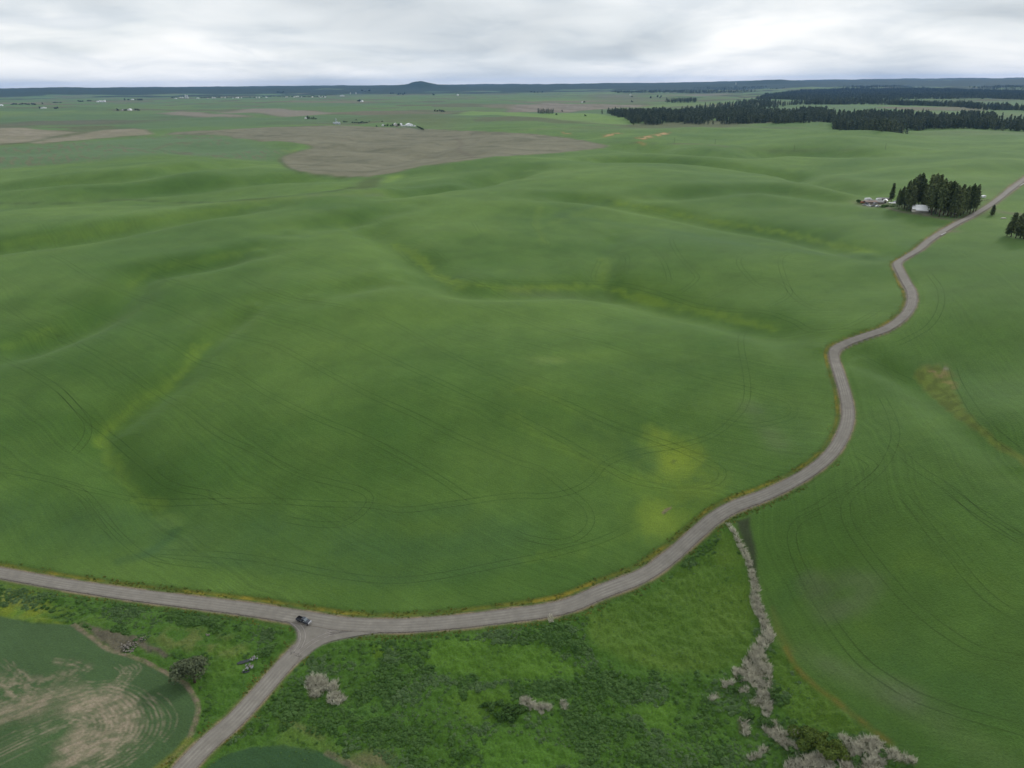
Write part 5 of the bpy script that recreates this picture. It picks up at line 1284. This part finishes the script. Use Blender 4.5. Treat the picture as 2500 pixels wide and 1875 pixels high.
car(zg((1400, 600))[0], .4, M_CARW, 'white car in front of the small white-roofed house', 4.6)
trailer(zg((1722, 408))[0], 5.0, 2.2, 2.3, .5, 'small white trailer on the grass right of the pine grove')
shrub(zy((1290, 545))[0], 4.6, 2.4, 700, .6, M_SHRUB_D, 'broad olive bush between the yard and the narrow pine', None, 77)
shrub(zy((1180, 560))[0], 3.0, 1.8, 400, .6, M_SHRUB_D, 'low bush left of the broad olive bush in the yard', None, 78)
shrub(zy((215, 400))[0], 1.4, 4.0, 300, .6, M_SHRUB_D, 'upright dark bush at the far left tip of the farmyard', None, 79)
shrub(zy((312, 400))[0], 1.3, 3.6, 300, .6, M_SHRUB_D, 'upright bush just right of the far left yard bush', None, 80)
# rail fence right of the grove
fl = world_line(zg((1640, 455), (1700, 452), (1790, 436)), False, 3.0); t = tag(empty('rail_fence', (*fl[0], float(lut_height(*fl[0])))), 'grey rail fence on the grass right of the pine grove', 'fence')
for k, p in enumerate(fl):
    zz = float(lut_height(*p)); MB().box((p[0] - fl[0][0], p[1] - fl[0][1], zz - t.location.z + .6), (.18, .18, 1.5)).obj('post', M_WOOD, t)
    if k:
        q = fl[k - 1]; zq = float(lut_height(*q))
        for hgt in (.55, 1.1):
            v_, f_ = tube_mesh([(q[0] - fl[0][0], q[1] - fl[0][1], zq - t.location.z + hgt), (p[0] - fl[0][0], p[1] - fl[0][1], zz - t.location.z + hgt)], [.07, .07], 6)
            mesh_obj('rail', v_, f_, M_WOOD, t)
g = ground_hits([zg((1965, 657))[0]])[0]; t = tag(empty('board_stack', g, .1), 'stack of pale boards on the grass near the right edge pines', 'boards')
for k in range(5): MB().box(((k % 2) * .2 - .1, 0, .12 + k * .16), (4.6 - .3 * k, 1.2, .13)).obj('board', M_CREAM, t)

# pale gravel berms at the road edge near the farm
M_PALE = gravel_mat('pale_gravel', (.42, .41, .39), (.48, .47, .45))
for px in (zg((1212, 862), (1240, 845), (1278, 826)), zg((2160, 266), (2185, 252), (2225, 232))):
    ln = world_line(px, True, 1.0); tag(ribbon('gravel_berm', ln, 1.6, .16, M_PALE, 5, 1.0, road, .12))

# --- stone heap and rubbly ditch
def stone_mesh(seed):
    rg = np.random.default_rng(seed); bm = bmesh.new(); bmesh.ops.create_icosphere(bm, subdivisions=1, radius=1.0)
    for v_ in bm.verts: v_.co *= 0.75 + 0.5 * rg.random(); v_.co.z *= .75
    me = bpy.data.meshes.new('stone'); bm.to_mesh(me); bm.free(); me.materials.append(M_STONE); return me
STONES = [stone_mesh(k) for k in range(5)]
def heap(name, label, cat, px, n_, sx, sy, hgt, size, seed, rz=0.0, mats=None):
    g = ground_hits([px])[0]; g[2] = surf(g[None, :2])[0]; t = tag(empty(name, g, rz), label, cat); rg = np.random.default_rng(seed)
    for k in range(n_):
        x, y = rg.normal(size=2) * (sx, sy); q = math.exp(-(x / sx) ** 2 / 1.5 - (y / sy) ** 2 / 1.5)
        o = bpy.data.objects.new('stone', STONES[k % 5]); o.location = (x, y, hgt * q * rg.random() + .1); s_ = size * (.5 + .9 * rg.random()); o.scale = (s_, s_ * .8, s_ * .8); o.rotation_euler = tuple(rg.random(3) * 6); link(o, t)
    return t
heap('stone_heap', 'heap of pale field stones on bare soil beside the worn field', 'stones', zl((772, 565))[0], 95, 1.5, 1.3, 1.0, .36, 4, .5)
heap('stone_heap', 'small scatter of grey stones right of the larger stone heap', 'stones', zl((855, 515))[0], 22, .8, .7, .3, .25, 5)
M_SLAB = plain_mat('broken_concrete', (.20, .205, .21), .8, 0, .25, 1.5, .2, .3)
def slab_heap(label, px, n_, sx, sy, seed, rz):
    g = ground_hits([px])[0]; g[2] = surf(g[None, :2])[0]; t = tag(empty('concrete_rubble', g, rz), label, 'rubble'); rg = np.random.default_rng(seed)
    for k in range(n_):
        o = MB().box((0, 0, 0), (.6 + rg.random() * .6, .35 + .35 * rg.random(), .18), .8).obj('slab', M_SLAB if k % 4 else M_STONE, t)
        o.location = (rg.normal() * sx, rg.normal() * sy, .15 + .35 * rg.random()); o.rotation_euler = (rg.normal() * .35, rg.normal() * .35, rg.random() * 3)
slab_heap('pale broken concrete slabs in the ditch by the side road, upper pile', (617, 1608), 14, 1.0, .5, 3, .5)
slab_heap('grey broken concrete slabs in the ditch by the side road, lower pile', (606, 1631), 13, .7, .7, 4, .1)
M_WATER = plain_mat('ditch_water', (.012, .016, .018), .04, 0, .02, 1, .6)
def pond(px, rx, ry, rz):
    g = ground_hits([px])[0]; g[2] = surf(g[None, :2])[0]; rg = np.random.default_rng(8)
    V = [(math.cos(a) * rx * (.8 + .35 * rg.random()), math.sin(a) * ry * (.8 + .35 * rg.random()), .14) for a in np.linspace(0, 6.283, 26)[:-1]]
    o = mesh_obj('ditch_water', V, [tuple(range(25))], M_WATER); o.location = g; o.rotation_euler = (0, 0, rz); return tag(o, kind='structure')
pond((597, 1615), 2.8, .9, .45); pond((600, 1640), 1.4, .7, .2)
heap('stone_heap', 'few pale stones on the dry grass above the ditch', 'stones', zl((1245, 488))[0], 7, .7, .4, .1, .35, 9)
g = ground_hits([(520, 1445)])[0]; g[2] = surf(g[None, :2])[0]

# --- far farmsteads, grain bins, town
def far_b(px, wpx, hpx, label, nm='farm_building', cat='building', group=None, wall=None, roof=None, rz=None, dr=1.0):
    g = ground_hits([px])[0]; k = m_per_px(g); w_, h_ = wpx * k, hpx * k
    gable(nm, label, cat, px, min(w_, 60), min(w_, 60) * dr * .7, h_ * .55, h_ * .45, random.uniform(-.5, .5) if rz is None else rz, wall or M_WHITE, roof or M_WMETAL, group, eave=.4, sink=3.0)
far_b(zj((1240, 250))[0], 7, 4.5, 'white shed at the left end of the hilltop farmstead', rz=.2)
far_b(zj((1400, 250))[0], 9, 7, 'grey-white house left of the dark tree on the hilltop farmstead', 'farmhouse', 'house', wall=M_CREAM, rz=.4)
far_b(zj((1472, 247))[0], 5, 6, 'narrow white building right of the dark tree on the hilltop farmstead', rz=1.2)
far_b(zj((1500, 252))[0], 11, 2.6, 'long low white shed in the middle of the hilltop farmstead', rz=.05, dr=.4)
far_b(zj((1575, 250))[0], 16, 6.5, 'big white barn of the hilltop farmstead', 'barn', 'barn', rz=.5)
far_b(zj((1600, 254))[0], 8, 3, 'low white annexe in front of the big white hilltop barn', rz=.5)
far_b(zj((1642, 256))[0], 5, 3, 'small white shed at the right end of the hilltop farmstead', rz=.1)
far_b(zj((1420, 258))[0], 5, 4, 'grey gabled outbuilding below the house on the hilltop farmstead', wall=M_WOOD, roof=M_GREYR, rz=.6)
def bin_(px, wpx, hpx, label, group=None, mat=None):
    g = ground_hits([px])[0]; k = m_per_px(g); r = wpx * k / 2; h = hpx * k
    t = tag(empty('grain_bin', g), label, 'grain bin', group)
    MB().cyl((0, 0, -2), r, h * .72 + 2, 20).obj('wall', mat or M_GALV, t, 0, False); MB().cyl((0, 0, h * .72), r * 1.03, h * .28, 20, r * .12).obj('roof', mat or M_GALV, t)
    MB().cyl((0, 0, h * .99), r * .14, h * .05, 10).obj('cap', mat or M_GALV, t)
    return g
for i, (a_, b_, w_, h_) in enumerate(((605, 222, 4.2, 4.2), (628, 228, 3.6, 5.2), (655, 226, 4.6, 5.4), (680, 230, 3.6, 6.0), (640, 218, 3.2, 4.4))):
    g = bin_(zj((a_, b_))[0], w_, h_, 'galvanised grain bin in the hilltop cluster, %s from the left' % ORD[(0, 1, 3, 4, 2)[i]], 'hilltop grain bins')
g = ground_hits([zj((637, 232))[0]])[0]; hh = px_height(g, None, zj((637, 152))[0]); t = tag(empty('grain_elevator', g), 'slender grain elevator leg rising above the hilltop grain bins', 'elevator')
for sx in (-.6, .6):
    for sy in (-.6, .6): MB().box((sx, sy, hh / 2 - 1), (.25, .25, hh + 2)).obj('post', M_GALV, t)
for k in range(8): MB().box((0, 0, hh * (k + .5) / 8), (1.4, 1.4, .2)).obj('brace', M_GALV, t)
MB().box((0, 0, hh), (2.0, 1.6, 1.6), .7).obj('head', M_GALV, t); MB().box((0, 0, hh / 2), (.7, .7, hh)).obj('leg_casing', M_GALV, t)
for s_, e_ in ((0, (7, 3)), (1, (-6, 2))):
    v_, f_ = tube_mesh([(0, 0, hh * .95), (e_[0], e_[1], hh * .45)], [.3, .3], 8); mesh_obj('spout', v_, f_, M_GALV, t)
# utility poles by the field track
for i, (a_, b_) in enumerate(((430, 357), (638, 361), (1040, 393), (1505, 388))):
    g = ground_hits([zf((a_, b_))[0]])[0]; t = tag(empty('utility_pole', g, .4), 'thin wooden utility pole by the field track beyond the wheat, %s from left' % ORD[i], 'utility pole', 'poles along the field track')
    v_, f_ = tube_mesh([(0, 0, -1), (0, 0, 10.5)], [.2, .14], 8); mesh_obj('pole', v_, f_, M_BARK, t); MB().box((0, 0, 9.6), (2.4, .14, .16)).obj('crossarm', M_BARK, t)
# trees and bushes of the plain
BUSHES = [leafy(200 + k, .5, 1.0, 130, .16, M_TOWN, 6, .08) for k in range(4)]
def far_tree(px, wpx, hpx, label, group, nm='tree', cat='tree'):
    g = ground_hits([px])[0]; k = m_per_px(g); o = bpy.data.objects.new(nm, BUSHES[int(px[0] * 7 + px[1]) % 4]); o.location = g - np.array((0, 0, .5)); o.scale = (wpx * k * .85, wpx * k * .85, hpx * k * .95); o.rotation_euler = (0, 0, px[0])
    tag(link(o), label, cat, group)
def row(f, xs, y, w_, h_, label, group, nm='tree', cat='tree', slope=0.0):
    for i, x in enumerate(xs):
        lab_ = label + ', %s from left' % ORD[sorted(xs).index(x)]
        q = f((x, y + slope * (x - xs[0]) + random.uniform(-3, 3)))[0]; far_tree(q, w_ * random.uniform(.8, 1.25), h_ * random.uniform(.7, 1.25), lab_, group, nm, cat)
row(zj, (1262, 1300, 1335, 1362), 252, 6.0, 6.0, 'dark tree left of the house on the hilltop farmstead', 'trees left of the hilltop house')
far_tree(zj((1440, 250))[0], 8, 9.5, 'tallest dark tree in the middle of the hilltop farmstead', None)
far_tree(zj((1492, 240))[0], 5, 4.5, 'dark round tree between the narrow white building and the big barn', None)
far_tree(zj((1548, 240))[0], 4.5, 5, 'dark tree just left of the big white hilltop barn', None)
row(zj, (1680, 1700, 1715, 1728, 1740, 1752), 268, 5, 6, 'dark hedge bush trailing down the right end of the hilltop farmstead', 'hedge right of the hilltop farmstead', 'hedge_bush', 'bush', .5)
far_tree(zj((1155, 258))[0], 4, 5, 'lone round tree left of the hilltop farmstead', None)
far_tree(zj((1228, 198))[0], 5, 4.5, 'lone bush on the slope above the hilltop farmstead', None)
row(zj, (735, 755, 775), 200, 5, 4, 'low dark bush just right of the grain bins', 'bushes by the grain bins', 'bush', 'bush')
row(zj, (845, 870, 895, 920, 945, 970, 1000, 1030), 214, 6.5, 5.5, 'dark hedgerow bush between grain bins and hilltop farmstead', 'hedgerow on the plain', 'hedge_bush', 'bush')
far_tree(zj((892, 176))[0], 4, 3.5, 'single bush above the hedgerow on the plain', None); far_tree(zj((1058, 196))[0], 4, 4, 'single bush at the right end of the hedgerow on the plain', None)
far_b(zj((248, 158))[0], 6.5, 4, 'white house beside a dark spire tree on the plain', 'farmhouse', 'house')
far_tree(zj((272, 162))[0], 5, 11, 'tall dark spire tree beside the white house on the plain', None)
row(zj, (292, 325, 350, 375), 164, 5.5, 6.5, 'dark tree right of the spire tree on the plain', 'trees by the white house on the plain')
row(zc, (690, 705, 720, 735, 746), 243, 6, 6, 'dark bush of the clump on the plain right of the hilltop farm', 'bush clump on the plain', 'bush', 'bush')
for i, x in enumerate(np.linspace(1352, 1448, 16)):
    q = zc((x, 256 + (i % 3)))[0]; g = ground_hits([q])[0]; o = bpy.data.objects.new('conifer', FAR_PINES[i % 6]); o.location = g; h = px_height(g, None, zc((x, 220 + 12 * ((i * 7) % 5) / 4))[0]); o.scale = (h * .8, h * .8, h); o.rotation_euler = (0, 0, i)
    tag(link(o), '%s conifer from the left in the small square grove by the striped field' % ORD[i], 'tree', 'square conifer grove')
for a_, b_, l_ in ((1505, 244, 'lone bush right of the small square grove'), (1470, 266, 'small bush below the square grove'), (1655, 272, 'lone bush on the bright green field edge'), (2075, 157, 'left one of the few lone trees beyond the striped field'), (2120, 150, 'middle one of the lone trees beyond the striped field'), (2142, 150, 'right one of the lone trees beyond the striped field'), (1955, 183, 'lone bush above the forest tip'), (680, 138, 'small dark tree left of the far centre farm'), (205, 178, 'round dark tree at the far centre-left farm')):
    far_tree(zc((a_, b_))[0], 5, 6, l_, None)
far_b(zc((1635, 187))[0], 4, 3, 'small white house far behind the striped field'); far_tree(zc((1650, 186))[0], 5, 5, 'dark tree beside the small white house behind the striped field', None)
far_b(zc((220, 180))[0], 6, 3, 'pale shed by the round dark tree far centre-left'); far_b(zc((835, 140))[0], 3.5, 3, 'tiny white house far behind the plain, centre')
far_b(zc((1945, 138))[0], 4, 2, 'tiny white shed far beyond the striped field')
# left farms
far_b(zk((1670, 156))[0], 9, 4, 'white shed of the left middle farm on the plain'); far_b(zk((1580, 160))[0], 7, 2.5, 'low pale shed left of the white shed on the left middle farm', wall=M_CREAM)
row(zk, (1510, 1600, 1622, 1745, 1775), 160, 6, 6.5, 'dark tree round the left middle farm on the plain', 'trees of the left middle farm')
far_b(zk((560, 130))[0], 13, 3.2, 'long white shed of the far left farm', rz=.1, dr=.4); far_tree(zk((515, 130))[0], 4.5, 7, 'dark tree at the left end of the far left long shed', None)
row(zk, (700, 722, 742), 132, 5, 5, 'dark tree right of the far left long shed', 'trees right of the far left shed'); far_tree(zk((545, 75))[0], 4, 5, 'lone tree on the plain above the far left farm', None)
row(zk, (170, 210, 250, 290, 330, 370, 410, 440), 82, 8, 4, 'dark windbreak bush on the far left plain', 'far left windbreak', 'hedge_bush', 'bush'); row(zk, (700, 740, 780), 58, 7, 3, 'low dark bush on the far left plain', 'far left bushes', 'bush', 'bush')
for i, (a_, w_, h_) in enumerate(((1255, 5, 2.5), (1285, 4, 3.5), (1310, 5, 4), (1335, 4, 3.5), (1350, 3, 5))): far_b(zk((a_, 48))[0], w_, h_, '%s white building from the left in the bright farm cluster left of the town' % ORD[i], group='bright farm cluster left of town')
row(zk, (1010, 1035, 1060, 1130, 1160), 42, 6, 4.5, 'dark tree left of the bright farm cluster', 'trees left of the bright farm cluster'); row(zk, (1600, 1650, 1735, 1775, 1800, 1820), 25, 5, 6, 'dark tree between the bright farm cluster and the town', 'trees left of the town')
far_b(zk((12, 96))[0], 9, 3, 'white building cut by the left picture edge'); far_b(zk((1705, 20))[0], 6, 2, 'pale shed left of the town trees')
zt = lambda *p: zm(.0995, 420, 220, p)
zu = lambda *p: zm(.1175, 640, 220, p)
g = ground_hits([zt((355, 200))[0]])[0]; k = m_per_px(g); hh = 8.2 * k; t = tag(empty('grain_elevator', g), 'white concrete grain elevator towers at the left end of the town', 'elevator')
for x in (-2.6, -1.0, 1.8, 3.8): MB().cyl((x * k, 0, -3), .75 * k, hh * (.9 if abs(x) < 2 else .8) + 3, 16).obj('silo', M_CONC, t)
MB().box((-1.8 * k, 0, hh * .93), (2.6 * k, 1.2 * k, hh * .14)).obj('head_house', M_CONC, t); MB().box((3.6 * k, 0, .6 * k), (4 * k, 2 * k, 1.3 * k)).obj('store', M_WHITE, t)
HOUSES = [zt(q)[0] + (w_,) for q, w_ in (((95,210),4.5),((205,192),4),((265,194),3.5),((635,203),6.5),((880,210),3),((1000,197),4),((1045,197),4),((1215,194),2.5),((1310,196),3.2),((1500,199),4),((1570,199),3),((1620,199),4),((1700,194),2.6),((2075,195),2.4),((2140,195),2.4))] + \
 [zu(q)[0] + (w_,) for q, w_ in (((90,153),4),((495,150),4),((522,147),3),((665,148),4),((700,146),3.5),((745,141),3.5),((820,144),2),((1040,152),4.5),((1185,138),2),((1215,153),3),((1245,146),2.2),((1310,151),4.5))]
HOUSES.sort()
for i, (a_, b_, w_) in enumerate(HOUSES):
    far_b((a_, b_), w_, 1.7 + .5 * (i % 3), '%s pale little building from the left end of the distant town' % ORD[i], 'town_house', 'house', 'buildings of the distant town', M_CREAM if i % 3 == 1 else None)
TT = [(zt, x, 190) for x in (5, 40, 75, 110)] + [(zt, x, 188) for x in range(690, 1200, 30)] + [(zt, x, 186) for x in range(1350, 2200, 42)] + [(zu, x, 138) for x in list(range(10, 220, 24)) + list(range(250, 690, 36)) + list(range(800, 1340, 26))]
for f_, x, y in TT: far_tree(f_((x + random.uniform(-8, 8), y + random.uniform(-4, 4)))[0], random.uniform(2.6, 4.2), random.uniform(2.4, 4.6), 'dark tree in the row along the distant town', 'trees of the distant town')
far_b(zu((1660, 126))[0], 14, 2.6, 'long bright white building right of the town', 'warehouse', 'building', rz=.05, dr=.35)
for (a_, b_), l_ in (((1835, 82), 'white silo standing right of the town'), ((1950, 80), 'pale silo further right of the town')): bin_(zu((a_, b_))[0], 1.8, 4.2, l_, None, M_CONC)
bin_(zf((744, 56))[0], 1.4, 5.5, 'lone white silo on the far right plain', None, M_CONC)
far_b(zu((2085, 236))[0], 5, 2, 'pale shed beside dark trees right of the town'); row(zu, (1990, 2015, 2040, 2060), 230, 4, 4.5, 'dark tree beside the pale shed right of the town', 'trees right of the town')
row(zu, (320, 350, 380, 410, 440), 48, 6, 2.6, 'dark windbreak tree on the plain behind the town', 'windbreak behind the town'); row(zc, (405, 420, 455, 470, 485, 495), 132, 5, 5, 'dark tree below the butte', 'trees below the butte'); row(zc, (220, 245, 270), 112, 7, 4, 'dark tree on the plain left of the butte', 'trees left of the butte'); row(zc, (1310, 1330, 1350, 1380), 122, 6, 4, 'dark tree far behind the plain, right of centre', 'far trees right of centre')
row(zf, (310, 345, 358, 215), 122, 4, 6, 'lone dark tree on the tan slope left of the forest', 'lone trees left of the forest')
tick('objects')

# ------------------------------------------------------------------ air
HB = MB().box((0, 0, 160), (64000, 64000, 520))
hz = mesh_obj('haze', HB.v, HB.f, None, None, mats=[bpy.data.materials.new('haze_air')]); hm = hz.data.materials[0]; hm.use_nodes = True
hm.node_tree.nodes.clear(); ho = hm.node_tree.nodes.new('ShaderNodeOutputMaterial'); pv = hm.node_tree.nodes.new('ShaderNodeVolumePrincipled')
pv.inputs['Color'].default_value = (.22, .48, 1.0, 1); pv.inputs['Density'].default_value = 1.9e-5; pv.inputs['Anisotropy'].default_value = .2
hm.node_tree.links.new(pv.outputs[0], ho.inputs['Volume'])
tag(hz, 'thin blue haze over the distant plain', 'haze', kind='stuff')
